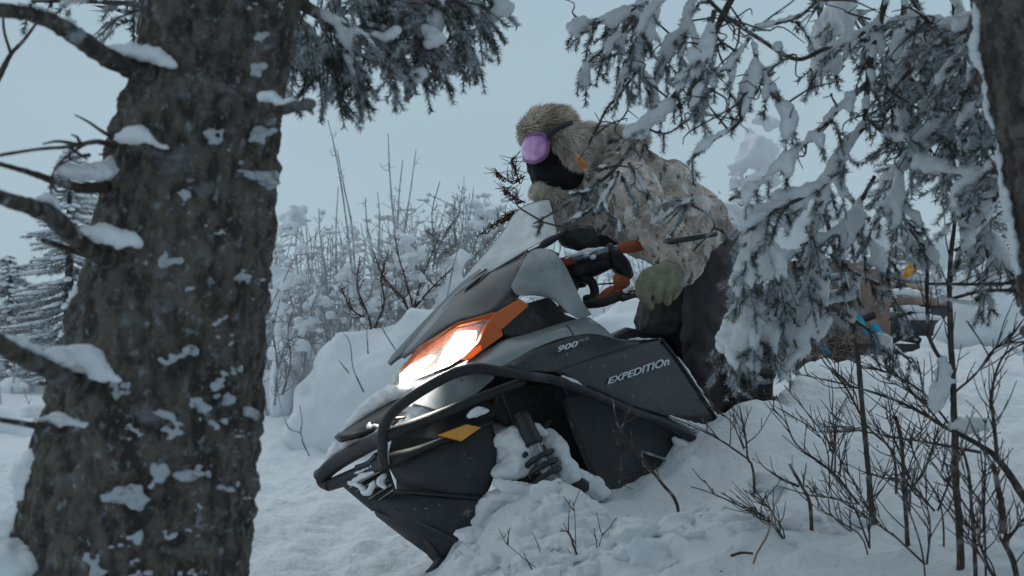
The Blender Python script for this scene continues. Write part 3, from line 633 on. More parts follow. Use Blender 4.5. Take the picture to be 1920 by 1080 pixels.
for c_, r_ in bk: mb.blob(c_, r_, .1, 2, 3)
mb.build('hood', M['camo'], jacket, mods=remesh(.009, 3)); fur(bk, 4500, .026, 'hood_fur', M['furg'], jacket, Vector((.5, 0, .1)), seed=11)
mb = MB(); mb.tube([W(1345,468,4.36), W(1368,480,4.40), W(1384,492,4.46)], .006, 6); mb.build('hem', M['trouser'], jacket)
mb = MB(); mb.tube([W(1180,268,4.27), W(1225,330,4.22), W(1262,400,4.20), W(1300,455,4.24)], .0035, 5); mb.build('sleeve_gap_shade', M['trouser'], jacket)  # dark line painting the shaded gap between sleeve and torso
# goggles: curved lens, frame, strap
mb = MB(); mb.loft([[W(984,262,4.38),W(986,258,4.32),W(1003,254,4.26),W(1022,256,4.245)],[W(979,280,4.38),W(982,280,4.31),W(1002,280,4.24),W(1025,276,4.23)],[W(984,296,4.37),W(988,300,4.31),W(1004,302,4.25),W(1020,292,4.245)]], 16, 12)
gg = mb.build('goggles', M['goggle'], person, mods=(SOL(.01),))
mb = MB(); fr = [(984,262,4.375),(986,257,4.32),(1003,252,4.258),(1023,254,4.243),(1028,275,4.228),(1022,294,4.243),(1004,304,4.248),(988,302,4.308),(983,297,4.37)]
mb.tube([W(*p) for p in fr] + [W(*fr[0])], .0075, 6, 60); mb.build('goggle_frame', mat('mauve_frame', (.22, .10, .26), .5), gg)
mb = MB(); mb.loft([[W(1024,252,4.225),W(1036,241,4.235),W(1052,231,4.25),W(1072,226,4.29)],[W(1026,264,4.220),W(1040,251,4.225),W(1056,240,4.24),W(1074,234,4.285)]], 14, 3)
mb.build('goggle_strap', M['strap'], gg, mods=(SOL(.006),))
mb = MB(); mb.tube([W(1082,292,4.20),W(1092,308,4.19),W(1104,325,4.20)], [.018,.028,.020], 8, flat=.5)
mb.build('hat_tie', M['furo'], hat)

# ---------------------------------------------------------------- needles and twigs
def needles(mb, pts, n, L=.015, wd=.0026, lean=.8, up=.2):
    if L < .03: n = int(n * 1.9)
    P = cr([tuple(p) for p in pts], max(4, len(pts) * 3)); T = np.gradient(P, axis=0); T /= np.linalg.norm(T, axis=1)[:, None] + 1e-9
    t = np.random.rand(n) * (len(P) - 1); i = np.minimum(t.astype(int), len(P) - 2); f = (t - i)[:, None]
    B = P[i] * (1 - f) + P[i + 1] * f; D_ = T[i]
    r = np.random.randn(n, 3); r -= D_ * (r * D_).sum(1)[:, None]; r /= np.linalg.norm(r, axis=1)[:, None] + 1e-9; r[:, 2] += up
    d = D_ * lean + r * (.6 + .5 * np.random.rand(n))[:, None]; d /= np.linalg.norm(d, axis=1)[:, None] + 1e-9
    l = (L * (.65 + .5 * np.random.rand(n)))[:, None]
    s = np.cross(d, np.random.randn(n, 3)); s /= np.linalg.norm(s, axis=1)[:, None] + 1e-9; s *= wd / 2
    v = np.empty((n, 3, 3)); v[:, 0] = B - s; v[:, 1] = B + s; v[:, 2] = B + d * l
    k = np.arange(n) * 3; mb.add(v.reshape(-1, 3), np.stack([k, k + 1, k + 2], 1).tolist())
def snowline(mb, pts, rad, nz=.35, step=.7, flat=.8, lift=.5, seed=0, sub=2):
    L = cr([tuple(p) + (r,) for p, r in zip(pts, rad)], 80); last = None; k = 0
    for q in L:
        if q[3] < .002: continue
        if last is None or np.linalg.norm(q[:3] - last) > q[3] * step:
            mb.blob(q[:3] + np.array([0, 0, q[3] * lift]), (q[3], q[3], q[3] * flat), nz, 4, sub, seed=k + seed); last = q[:3]; k += 1
SN = lambda vox: remesh(vox, 2, .5) + (disp('fine2', .030, .020, 3), disp('fine4', .010, .006, 2))
def bough(root, pts, r, shoots, sl=.14, side=None, dens=950, snow=.5, snr=.02, name='branch', nm='needle', wood='twig', droop=.6, nstart=.15, seed=0, spread=.9, sub=True, nl=.0155):
    shoots = int(shoots * (.72 if seed < 50 or seed >= 70 else 1)); snr = snr * (1.1 if seed >= 70 else .92 if seed < 50 else 1.15)
    """a limb with hanging needle shoots and snow lying on it; pts are world points; r = (start, end) radius"""
    rnd = random.Random(seed * 13 + 5); st = np.random.RandomState(seed + 1); np.random.seed(seed + 1)
    limb = MB(); limb.tube(pts, [r[0], r[1]], 7, len(pts) * 5, wob=.25); fol = MB(); sn = MB(); hassn = False
    P = cr([tuple(p) for p in pts], 60); T = np.gradient(P, axis=0); T /= np.linalg.norm(T, axis=1)[:, None] + 1e-9
    for k in range(shoots):
        t = nstart + (1 - nstart) * (k + rnd.random()) / max(1, shoots); i = min(59, int(t * 59)); p, d = P[i], T[i]
        lat = np.cross(d, [0, 0, 1]); lat /= np.linalg.norm(lat) + 1e-9
        sg = rnd.choice((-1, 1)) if side is None else side
        vd = d * rnd.uniform(.3, 1.0) + lat * sg * rnd.uniform(.2, 1.0) * spread + np.array([0, 0, -1]) * droop * rnd.uniform(.3, 1.5) + np.array([rnd.uniform(-.4, .4), rnd.uniform(-.5, .5), rnd.uniform(-.2, .35)])
        vd /= np.linalg.norm(vd); l = sl * rnd.uniform(.5, 1.35) * (1 - .45 * t)
        e = p + vd * l + np.array([0, 0, -l * .18 * droop]); m = p + vd * l * .5 + np.array([0, 0, .01])
        limb.tube([p, m, e], [.0028, .0012], 4, 5, cap=False); needles(fol, [p, m, e], int(dens * l), nl)
        tips = []
        if sub and l > .05:
            for q in range(int(l / .044)):
                s = .2 + .75 * (q + rnd.random() * .5) / max(1, int(l / .044)); b = p + (e - p) * s; ld = np.cross(vd, [0, 0, 1]) if abs(vd[2]) < .9 else np.array([1., 0, 0])
                ld /= np.linalg.norm(ld) + 1e-9; ld = vd * .75 + ld * (1 if q % 2 else -1) * .75 + np.array([rnd.uniform(-.2, .2), rnd.uniform(-.3, .3), -.25 * droop]); ld /= np.linalg.norm(ld)
                l2 = l * rnd.uniform(.25, .5) * (1 - s * .4); e2 = b + ld * l2; needles(fol, [b, (b + e2) / 2, e2], int(dens * l2), nl); limb.tube([b, e2], [.0016, .001], 3, 3, cap=False); tips.append((b, e2))
        if rnd.random() < snow:
            hassn = True; a = snr * rnd.uniform(.28, .78); snowline(sn, [p, m, (m + e) / 2], [a * .8, a, a * .35], seed=k + seed * 7)
            for b, e2 in tips:
                if rnd.random() < .3: snowline(sn, [b, (b + e2) / 2, e2], [a * .5, a * .5, a * .25], seed=k)
    o = limb.build(name, M[wood], root)
    needles(fol, P[::6], int(240 * sum(np.linalg.norm(np.diff(P, axis=0), axis=1)) ), nl)
    if fol.n: f = fol.build('foliage', M[nm], o, smooth=False, fixn=False); f['kind'] = 'stuff'
    if snow and r[0] * 3 > .006:
        hassn = True; snowline(sn, [Vector(q) for q in P[::6]], [snr * (.35 + .9 * abs(noise.noise(Vector(q) * 6 + Vector((seed, 0, 0)))) * 1.6) * .50 for q in P[::6]], seed=seed)
    if hassn: q = sn.build('snow', M['snow'], o, mods=SN(.007)); q['kind'] = 'stuff'
    return o

# ---------------------------------------------------------------- near left spruce
def trunk(name, prof, d, m, parent, nr=340, ns=330, rough=.011):
    prof = np.array(prof, float)       # py, left px, right px
    P = cr(prof, nr); vs = []
    for (py, xl, xr) in P:
        c = W((xl + xr) / 2, py, d); r = (xr - xl) / 2 / F * d
        for k in range(ns):
            a = 2 * math.pi * k / ns; q = Vector((c.x + math.cos(a) * r, c.y + math.sin(a) * r * .95, c.z))
            s = Vector((math.cos(a) * 3, math.sin(a) * 3, c.z * 4.0)) * (r / .2) ** .2
            pl = noise.voronoi(Vector((math.cos(a) * r * 26, math.sin(a) * r * 26, c.z * 15)) + noise.noise_vector(q * 9) * .8)[0]
            h = noise.fractal(s * 1.2, .9, 2.1, 3) * .6 + min(1, (pl[1] - pl[0]) * 1.6) * 1.0 + noise.noise(q * 60) * .35 + noise.noise(q * 150) * .25
            n = Vector((math.cos(a), math.sin(a), 0)); vs.append(tuple(q + n * (h - .6) * rough))
    fs = [(i * ns + j, i * ns + (j + 1) % ns, (i + 1) * ns + (j + 1) % ns, (i + 1) * ns + j) for i in range(nr - 1) for j in range(ns)]
    mb = MB(); mb.add(vs, fs); return mb.build(name, m, parent)
TD = 1.95
lt = empty('spruce_tree', W(250, 1250, TD), 'thick dark spruce trunk nearest the camera at the left, snow stuck in its bark', 'tree')
profL = [(-160,290,575),(0,270,560),(100,262,546),(200,234,531),(300,208,522),(400,188,516),(500,172,508),(600,140,500),(700,105,493),(800,82,487),(900,52,478),(1000,35,470),(1080,22,463),(1200,-20,462),(1330,-70,480)]
tk = trunk('trunk', profL, TD, M['bark'], lt)
pr = np.array(profL, float)
def edge(py): return np.interp(py, pr[:, 0], pr[:, 1]), np.interp(py, pr[:, 0], pr[:, 2])
def on_trunk(px, py, prof=pr, d0=TD):
    xl, xr = np.interp(py, prof[:, 0], prof[:, 1]), np.interp(py, prof[:, 0], prof[:, 2]); r = (xr - xl) / 2 / F * d0
    t = max(-1, min(1, (px - (xl + xr) / 2) / ((xr - xl) / 2))); return d0 - r * .95 * math.sqrt(max(0, 1 - t * t))
def wl(pts, rads, name='branch', m='bark', parent=lt, sides=9, wob=.25):
    mb = MB(); mb.tube([W(*p) for p in pts], rads, sides, len(pts) * 6, wob=wob); return mb.build(name, M[m], parent)
def wsnow(pts, rads, parent, vox=.005, nz=.4, flat=.75, lift=.4):
    mb = MB(); snowline(mb, [W(*p) for p in pts], rads, nz, .6, flat, lift, seed=int(pts[0][0])); o = mb.build('snow', M['snow'], parent, mods=SN(vox)); o['kind'] = 'stuff'; return o
b = wl([(-120,5,1.45),(0,20,1.55),(60,27,1.6),(110,48,1.65),(160,80,1.7),(205,110,1.75),(250,130,1.8),(300,140,1.87)], [.009,.010,.011,.0125,.014,.015,.016,.02])
wsnow([(30,8,1.57),(80,18,1.62),(120,38,1.66),(170,68,1.7),(200,92,1.75),(240,103,1.77),(270,108,1.79),(300,118,1.79),(325,125,1.79)], [.003,.004,.004,.005,.006,.012,.018,.015,.006], b)
b = wl([(215,275,1.82),(180,266,1.75),(130,275,1.7),(70,280,1.65),(0,291,1.6)], [.005,.004,.003,.0025,.0025], m='twig')
for pts in ([(218,262,1.82),(190,245,1.78),(165,228,1.75),(140,215,1.74)], [(218,272,1.82),(175,265,1.78),(130,290,1.75),(105,315,1.74),(98,335,1.74)], [(150,272,1.72),(110,265,1.72),(80,270,1.7)],
            [(170,290,1.76),(140,296,1.75),(110,310,1.74)], [(215,282,1.8),(200,288,1.79),(185,290,1.79)], [(130,276,1.72),(150,290,1.72),(165,300,1.72)], [(150,268,1.73),(145,258,1.73),(134,252,1.73)]):
    mb = MB(); mb.tube([W(*p) for p in pts], [.0035, .0012], 5, 18, wob=.3); mb.build('twig', M['twig'], b)
wsnow([(225,262,1.76),(250,262,1.75),(280,270,1.75),(315,280,1.76)], [.008,.018,.012,.004], b)
b = wl([(-40,300,1.55),(0,308,1.6),(50,322,1.68),(100,338,1.75),(150,352,1.8),(200,350,1.85)], [.003,.0035,.0045,.006,.008,.011], m='twig')
wsnow([(108,318,1.75),(130,325,1.76),(165,330,1.78),(195,322,1.8),(205,300,1.82)], [.006,.016,.022,.02,.01], b, lift=.2)
for pts in ([(95,340,1.75),(110,360,1.75),(140,352,1.75)], [(98,335,1.74),(96,355,1.74),(100,375,1.74)]):
    mb = MB(); mb.tube([W(*p) for p in pts], [.003, .0012], 5, 12); mb.build('twig', M['twig'], b)
b = wl([(-60,345,1.4),(0,370,1.5),(50,385,1.57),(95,405,1.64),(135,442,1.7),(170,470,1.76),(215,490,1.84)], [.009,.0105,.0115,.0135,.014,.014,.018])
wsnow([(60,378,1.57),(90,378,1.63),(110,400,1.65)], [.004,.009,.005], b); wsnow([(150,435,1.7),(185,442,1.74),(225,452,1.75),(262,458,1.75)], [.006,.017,.022,.008], b, lift=.3)
b = wl([(80,450,1.7),(120,464,1.76),(180,485,1.85)], [.004,.0045,.006], m='twig')
b = wl([(-60,610,1.35),(0,645,1.45),(40,668,1.52),(85,690,1.6),(120,708,1.68),(165,722,1.78)], [.010,.0115,.012,.0125,.013,.016])
wsnow([(8,632,1.46),(40,648,1.52),(80,668,1.6)], [.004,.008,.009], b); wsnow([(95,672,1.62),(130,672,1.68),(165,680,1.7),(200,708,1.7),(225,715,1.7)], [.014,.024,.027,.012,.006], b, lift=.15)
b = wl([(-40,780,1.5),(0,787,1.56),(60,797,1.66),(120,805,1.76)], [.003,.0035,.005,.008], m='twig')
wsnow([(60,790,1.66),(100,790,1.72),(140,800,1.74),(160,800,1.75)], [.004,.011,.010,.004], b)
b = wl([(480,185,1.80),(525,203,1.70),(555,200,1.66),(580,196,1.64),(592,192,1.64)], [.016,.010,.008,.009,.004]); wsnow([(488,182,1.73),(510,186,1.70),(530,195,1.68),(560,190,1.66)], [.006,.010,.010,.004], b)
mb = MB(); mb.tube([W(572,200,1.65), W(583,208,1.64), W(588,216,1.64)], [.005, .002], 5, 8); mb.build('twig', M['twig'], b)
# snow stuck on the bark
rnd = random.Random(4); sb = MB()
for k in range(110):
    py = rnd.uniform(-20, 1080); xl, xr = edge(py); u = rnd.uniform(-.93, .93); px = (xl + xr) / 2 + u * (xr - xl) / 2
    if noise.noise(Vector((px / 90, py / 90, 0))) < -.12 + .25 * (py < 350): continue
    s = rnd.uniform(.0022, .0065) * (1 + .4 * (py > 700)); w_ = rnd.uniform(10, 26); sl_ = rnd.uniform(-.5, .5)
    for q in range(rnd.randint(4, 12)):
        dx = rnd.gauss(0, w_ * .6); x2, y2 = px + dx, py + dx * sl_ + rnd.gauss(0, w_ * .3); xa, xb = edge(y2)
        if xa + 6 < x2 < xb - 6: sb.blob(W(x2, y2, on_trunk(x2, y2) - .004), (s * rnd.uniform(.5, 1.5), s * .5, s * rnd.uniform(.35, .9)), .7, 5, 2, seed=k + q)
for (px, py, s) in [(500,190,.016),(470,130,.011),(490,250,.014),(480,262,.012),(488,330,.016),(500,340,.012),(350,365,.010),(300,490,.015),(320,492,.012),(285,495,.010),(460,520,.012),(430,750,.012),(405,795,.009),
                    (90,1000,.024),(60,1010,.020),(110,1020,.016),(75,985,.018),(220,930,.022),(250,940,.018),(260,920,.014),(300,880,.014),(350,890,.014),(105,880,.01)]:
    for q in range(9): sb.blob(W(px + rnd.gauss(0, 11), py + rnd.gauss(0, 5), on_trunk(px, py) - .003), (s * rnd.uniform(.3, .8), s * .4, s * rnd.uniform(.2, .5)), .7, 5, 2, seed=q + px)
o = sb.build('bark_snow', M['crust'], tk, mods=(('REMESH', dict(mode='VOXEL', voxel_size=.0028, use_smooth_shade=True)), disp('fine3', .010, .006, 3),)); o['kind'] = 'stuff'
wsnow([(25,1060,1.9),(35,1000,1.9),(55,960,1.88),(60,900,1.86),(85,870,1.86),(110,860,1.84)], [.04,.035,.025,.03,.028,.012], tk, .006)
wsnow([(-20,1080,1.8),(0,1050,1.82),(20,1090,1.8)], [.06,.05,.05], tk, .007)
wsnow([(100,770,1.9),(130,610,1.92),(160,520,1.93),(172,480,1.93)], [.010,.008,.012,.009], tk, .006)
# dead twig and foliage scraps by the left rim and behind the trunk
b = wl([(75,35,1.9),(45,75,1.9),(22,100,1.88),(5,130,1.86),(-10,160,1.85)], [.002,.003,.0035,.005,.005], m='twig'); mb = MB(); mb.tube([W(20,100,1.88), W(8,60,1.88), W(5,20,1.88)], [.003, .002], 5, 8); mb.build('twig', M['twig'], b)
bough(lt, [W(330,30,2.15), W(270,12,2.2), W(200,4,2.25), (W(60,2,2.3))], (.008,.003), 9, .10, snow=.3, snr=.012, seed=41, droop=.9)
# bough at upper right of the trunk
TB = [([(540,-10,2.1),(590,22,2.15),(640,48,2.2),(690,55,2.25),(760,30,2.3)], (.014,.006), 26, .17, 51),
      ([(560,-80,2.15),(650,-40,2.25),(760,0,2.3),(850,5,2.35),(905,25,2.38)], (.010,.003), 34, .18, 52),
      ([(600,-60,2.3),(720,-30,2.4),(830,-20,2.45),(925,-25,2.5)], (.010,.004), 30, .20, 53),
      ([(555,20,2.2),(580,60,2.2),(620,90,2.2),(660,115,2.2)], (.006,.003), 16, .12, 54),
      ([(700,20,2.3),(760,80,2.3),(800,95,2.3),(850,70,2.32)], (.006,.003), 16, .12, 55),
      ([(640,45,2.25),(655,100,2.25),(668,140,2.25),(680,170,2.25)], (.004,.002), 10, .11, 56),
      ([(850,0,2.38),(868,60,2.38),(880,90,2.38),(892,112,2.38)], (.004,.002), 9, .11, 57),
      ([(545,10,2.25),(552,70,2.25),(556,120,2.25)], (.004,.002), 9, .10, 58)]
for pts, r, n, sl, sd_ in TB:
    bough(lt, [W(*p) for p in pts], r, n, sl, snow=.35, snr=.014, seed=sd_, droop=1.0, dens=1000)
b = wl([(770,150,2.28),(778,170,2.28),(765,188,2.28)], [.004,.002], m='twig')
wsnow([(800,60,2.28),(812,75,2.27),(820,85,2.27),(805,90,2.27)], [.012,.020,.018,.012], b); wsnow([(790,140,2.28),(788,152,2.28),(770,140,2.27)], [.012,.012,.008], b); wsnow([(700,65,2.2),(725,75,2.2),(745,60,2.2)], [.008,.012,.008], b)
wsnow([(940,10,2.45),(945,22,2.45),(925,30,2.45)], [.018,.022,.012], b)
for k, (pts) in enumerate([[(758,150,2.3),(765,170,2.3),(762,188,2.3)], [(770,125,2.3),(778,150,2.3),(762,175,2.3)], [(620,90,2.2),(612,160,2.2),(602,230,2.2)], [(660,120,2.2),(672,180,2.2),(678,230,2.2)], [(640,110,2.2),(590,150,2.2),(555,185,2.2)],
                          [(870,80,2.38),(890,120,2.38),(893,158,2.38)], [(905,25,2.38),(930,55,2.38),(948,80,2.38)], [(860,90,2.38),(850,110,2.38),(842,135,2.38)]]):
    mb = MB(); P = [W(*p) for p in pts]; mb.tube(P, [.0028, .0012], 5, 10); o = mb.build('twig', M['twig'], b); f = MB(); needles(f, P, 260, .012); q = f.build('foliage', M['needle'], o, smooth=False, fixn=False); q['kind'] = 'stuff'

# ---------------------------------------------------------------- near right spruce
RDp = 2.0
rt = empty('spruce_tree', W(2050, 1300, RDp), 'brown spruce trunk at the right rim, snow down its left edge, limbs heavy with snow', 'tree')
profR = [(-160,1812,2090),(0,1826,2100),(100,1842,2112),(200,1862,2125),(300,1880,2140),(400,1896,2155),(500,1912,2170),(650,1935,2195),(900,1975,2240),(1200,2020,2300),(1350,2040,2340)]
trk = trunk('trunk', profR, RDp, M['bark_r'], rt, 260, 240, .016)
wsnow([(1824,-10,2.0),(1832,40,2.0),(1822,90,2.0),(1845,150,2.0),(1850,210,2.0),(1868,260,2.0),(1875,330,2.0),(1890,390,2.0),(1898,450,2.0),(1906,510,2.0)], [.003,.008,.010,.004,.007,.003,.006,.009,.009,.007], trk, .0035, nz=.9, lift=0)
RB = [ # pts, (r0,r1), shoots, len, snow prob, snow radius, seed
 ([(1680,-60,2.5),(1655,20,2.5),(1638,80,2.48),(1628,150,2.46),(1621,232,2.45)], (.008,.006), 10, .12, .6, .026, 1),
 ([(1625,158,2.46),(1571,205,2.42),(1527,252,2.38),(1464,308,2.34),(1434,335,2.32),(1367,376,2.3)], (.007,.003), 12, .11, .8, .030, 2),
 ([(1621,235,2.45),(1582,284,2.42),(1549,342,2.4),(1500,372,2.38),(1440,400,2.36),(1405,430,2.35)], (.007,.003), 18, .15, .8, .032, 3),
 ([(1626,222,2.45),(1660,250,2.42),(1712,266,2.38)], (.006,.003), 7, .10, .5, .016, 4),
 ([(1636,148,2.46),(1682,180,2.42),(1734,210,2.38),(1788,222,2.34)], (.004,.002), 4, .06, .3, .013, 5),
 ([(1653,37,2.5),(1608,67,2.48),(1545,92,2.46),(1490,111,2.44),(1415,67,2.42),(1360,30,2.4),(1310,-20,2.4)], (.005,.004), 6, .12, .5, .016, 6),
 ([(1412,56,2.42),(1465,42,2.4),(1500,30,2.4),(1545,-10,2.4)], (.003,.003), 2, .08, .4, .014, 7),
 ([(1406,70,2.42),(1371,119,2.4),(1330,148,2.38),(1310,170,2.36)], (.004,.002), 8, .10, .7, .022, 8),
 ([(1412,80,2.42),(1418,130,2.4),(1388,225,2.38),(1335,264,2.36),(1290,305,2.34)], (.005,.003), 8, .09, .8, .028, 9),
 ([(1423,126,2.42),(1450,170,2.4),(1470,210,2.38),(1493,253,2.36)], (.005,.003), 7, .10, .8, .030, 10),
 ([(1270,-40,2.6),(1222,25,2.6),(1201,65,2.6),(1197,107,2.6),(1204,137,2.6),(1223,193,2.6)], (.006,.003), 20, .15, .7, .024, 11),
 ([(1375,-10,2.5),(1340,60,2.5),(1301,130,2.5),(1255,190,2.52),(1206,237,2.55),(1195,262,2.58)], (.008,.005), 20, .12, .7, .026, 12),
 ([(1195,262,2.58),(1152,318,2.6),(1110,352,2.62),(1055,388,2.65),(1000,420,2.68)], (.005,.002), 7, .07, .4, .008, 13),
 ([(1240,-20,2.7),(1180,20,2.7),(1130,40,2.7),(1090,48,2.7)], (.006,.003), 16, .13, .8, .026, 14),
 ([(1190,30,2.7),(1150,80,2.7),(1110,110,2.7),(1090,145,2.7)], (.005,.002), 12, .12, .7, .020, 15),
 ([(1204,120,2.65),(1160,180,2.65),(1137,205,2.65),(1110,260,2.65),(1085,300,2.65)], (.004,.0015), 4, .05, .2, .008, 16),
 ([(1340,20,2.4),(1320,90,2.4),(1305,150,2.4),(1318,200,2.4)], (.006,.003), 16, .13, .8, .024, 17),
 ([(1300,-30,2.7),(1290,40,2.7),(1250,90,2.7),(1240,130,2.7)], (.006,.003), 16, .14, .7, .024, 18),
 ([(1870,20,2.05),(1800,60,2.2),(1740,100,2.3),(1690,150,2.35)], (.008,.004), 14, .16, .7, .022, 19),
 ([(1880,100,2.05),(1830,80,2.2),(1760,60,2.35),(1700,-10,2.45)], (.008,.004), 18, .18, .7, .026, 20),
 ([(1880,200,2.05),(1820,200,2.25),(1760,235,2.4),(1700,290,2.5)], (.008,.004), 24, .18, .6, .022, 21),
 ([(1890,300,2.05),(1840,330,2.2),(1780,320,2.3),(1720,300,2.35)], (.008,.005), 18, .14, .8, .030, 22),
 ([(1880,130,2.1),(1810,140,2.5),(1740,160,2.8),(1660,190,3.0)], (.009,.004), 34, .24, .6, .022, 23),
 ([(1870,30,2.15),(1800,40,2.6),(1700,40,2.9),(1600,70,3.1)], (.009,.004), 36, .26, .7, .030, 24),
 ([(1880,240,2.15),(1820,250,2.6),(1740,260,2.9),(1680,330,3.0)], (.009,.004), 34, .24, .6, .024, 25),
 ([(1600,-60,2.9),(1570,10,2.9),(1545,60,2.9),(1540,120,2.9)], (.008,.004), 20, .20, .9, .045, 26),
 ([(1700,-40,2.8),(1690,60,2.8),(1670,140,2.8),(1700,220,2.8)], (.008,.004), 26, .20, .7, .030, 27),
 ([(1780,-60,2.7),(1790,20,2.7),(1780,100,2.7),(1790,180,2.7)], (.008,.004), 26, .20, .6, .026, 28),
 ([(1560,300,2.6),(1545,350,2.6),(1520,420,2.6),(1530,470,2.6)], (.005,.003), 14, .13, .7, .024, 29),
 ([(1700,290,2.5),(1680,350,2.5),(1700,420,2.5),(1740,470,2.5)], (.005,.003), 18, .15, .6, .022, 30),
 ([(1450,385,2.4),(1420,440,2.4),(1400,490,2.4),(1415,540,2.4)], (.005,.003), 22, .15, .8, .028, 31),
 ([(1640,330,2.6),(1600,400,2.6),(1560,440,2.6),(1500,460,2.6)], (.005,.003), 16, .13, .6, .022, 32),
 ([(1890,340,2.2),(1850,400,2.4),(1850,470,2.5),(1870,540,2.6)], (.006,.003), 18, .16, .7, .026, 33),
 ([(1300,470,2.75),(1340,420,2.7),(1290,385,2.7),(1250,420,2.7)], (.003,.0015), 4, .06, .2, .008, 34),
 ([(1204,237,2.55),(1250,250,2.5),(1310,215,2.48),(1380,225,2.45)], (.003,.0015), 4, .05, .3, .01, 35),
]
RBO = []
for pts, r, n, sl, spb, snr, sd_ in RB:
    RBO.append(bough(rt, [W(*p) for p in pts], r, n, sl, snow=spb, snr=snr, seed=sd_, droop=.8, dens=1000 if sl < .2 else 620))
# thin bare twigs interlacing between the limbs
rnd = random.Random(77); tws = MB()
for k in range(70):
    o_ = RB[rnd.randrange(22)][0]; a_, b_ = rnd.sample(o_, 2) if len(o_) > 2 else o_; t_ = rnd.random(); x, y, d = [a_[i] * t_ + b_[i] * (1 - t_) for i in range(3)]
    an = rnd.uniform(0, 6.28); L_ = rnd.uniform(40, 150); P = [(x, y, d), (x + math.cos(an) * L_ * .5, y + math.sin(an) * L_ * .4 + rnd.uniform(-16, 16), d + rnd.uniform(-.05, .05)), (x + math.cos(an + .3) * L_ * .8, y + math.sin(an) * L_ * .6 + rnd.uniform(-10, 14), d), (x + math.cos(an) * L_, y + math.sin(an) * L_ * .8 + 14, d + rnd.uniform(-.1, .1))]
    mb = MB(); mb.tube([W(*q) for q in P], [.0026, .001], 5, 12, wob=.2)
    q_ = W(*P[1]); mb.tube([q_, q_ + Vector((rnd.uniform(-.04, .04), 0, rnd.uniform(-.04, .03)))], [.0014, .0007], 4, 3, cap=False)
    o_ = mb.build('twig', M['twig'], rt)
# snowy bare twigs fanning in front of the rider's chest
for k, pts in enumerate([[(1165,300,2.6),(1150,312,2.6),(1120,318,2.6),(1100,322,2.6)], [(1178,305,2.6),(1200,340,2.6),(1215,370,2.6),(1222,395,2.6)], [(1160,320,2.6),(1145,350,2.6),(1130,372,2.6),(1112,405,2.6)],
        [(1140,345,2.6),(1110,358,2.6),(1070,365,2.6)], [(1130,370,2.6),(1140,400,2.6),(1158,415,2.6),(1160,445,2.6)], [(1165,330,2.6),(1180,360,2.6),(1190,380,2.6),(1192,402,2.6)], [(1120,385,2.6),(1095,400,2.6),(1060,420,2.6)],
        [(1300,375,2.5),(1250,380,2.52),(1230,400,2.54)], [(1290,380,2.5),(1270,420,2.52),(1250,450,2.54)], [(1300,372,2.5),(1262,395,2.5),(1235,420,2.5)]]):
    mb = MB(); P = [W(*p) for p in pts]; mb.tube(P, [.0035, .002], 6, 14, wob=.3); o = mb.build('twig', M['twig'], RBO[12]); f = MB(); needles(f, P, 300, .013); q = f.build('foliage', M['needle'], o, smooth=False, fixn=False); q['kind'] = 'stuff'
    sn = MB(); snowline(sn, [p + Vector((0, -.002, .002)) for p in P], [.002, .0042, .0042, .002][:len(P)], seed=k); q = sn.build('snow', M['snow'], o, mods=SN(.0035)); q['kind'] = 'stuff'

# ---------------------------------------------------------------- young spruce between rider and cargo, bowed by snow
ys_ = empty('young_spruce', W(1560, 900, 3.0), 'bowed young spruce with clumped snow hanging just behind the rider', 'tree')
mb = MB(); mb.tube([W(1640,1000,3.0), W(1620,800,2.95), W(1600,600,2.9), W(1560,450,2.85), W(1540,380,2.8)], [.007,.007,.006,.006,.004], 8, 30, wob=.2); mb.build('trunk', M['twig'], ys_)
YB = [([(1560,455,2.85),(1500,470,2.8),(1440,490,2.75),(1400,520,2.7)], 20, .17, .8, .030), ([(1580,520,2.9),(1500,540,2.85),(1440,570,2.8),(1390,610,2.75)], 24, .18, .9, .034),
      ([(1590,560,2.9),(1480,590,2.85),(1410,620,2.8),(1360,660,2.75)], 24, .17, .9, .036), ([(1560,480,2.9),(1590,540,2.9),(1600,600,2.9)], 7, .10, .5, .018),
      ([(1600,600,2.9),(1660,640,2.9),(1710,680,2.9)], 10, .12, .4, .018), ([(1570,500,2.85),(1640,530,2.85),(1690,580,2.85)], 9, .10, .5, .018), ([(1550,440,2.8),(1620,450,2.8),(1680,500,2.8)], 10, .12, .6, .022),
      ([(1420,600,2.8),(1400,640,2.78),(1385,690,2.76)], 14, .12, .7, .028), ([(1500,500,2.8),(1450,550,2.8),(1430,600,2.8)], 14, .12, .6, .022)]
for k, (pts, n, sl, spb, snr) in enumerate(YB): bough(ys_, [W(*p) for p in pts], (.005, .002), n, sl, snow=spb, snr=snr, seed=70 + k, droop=1.1, dens=1050)

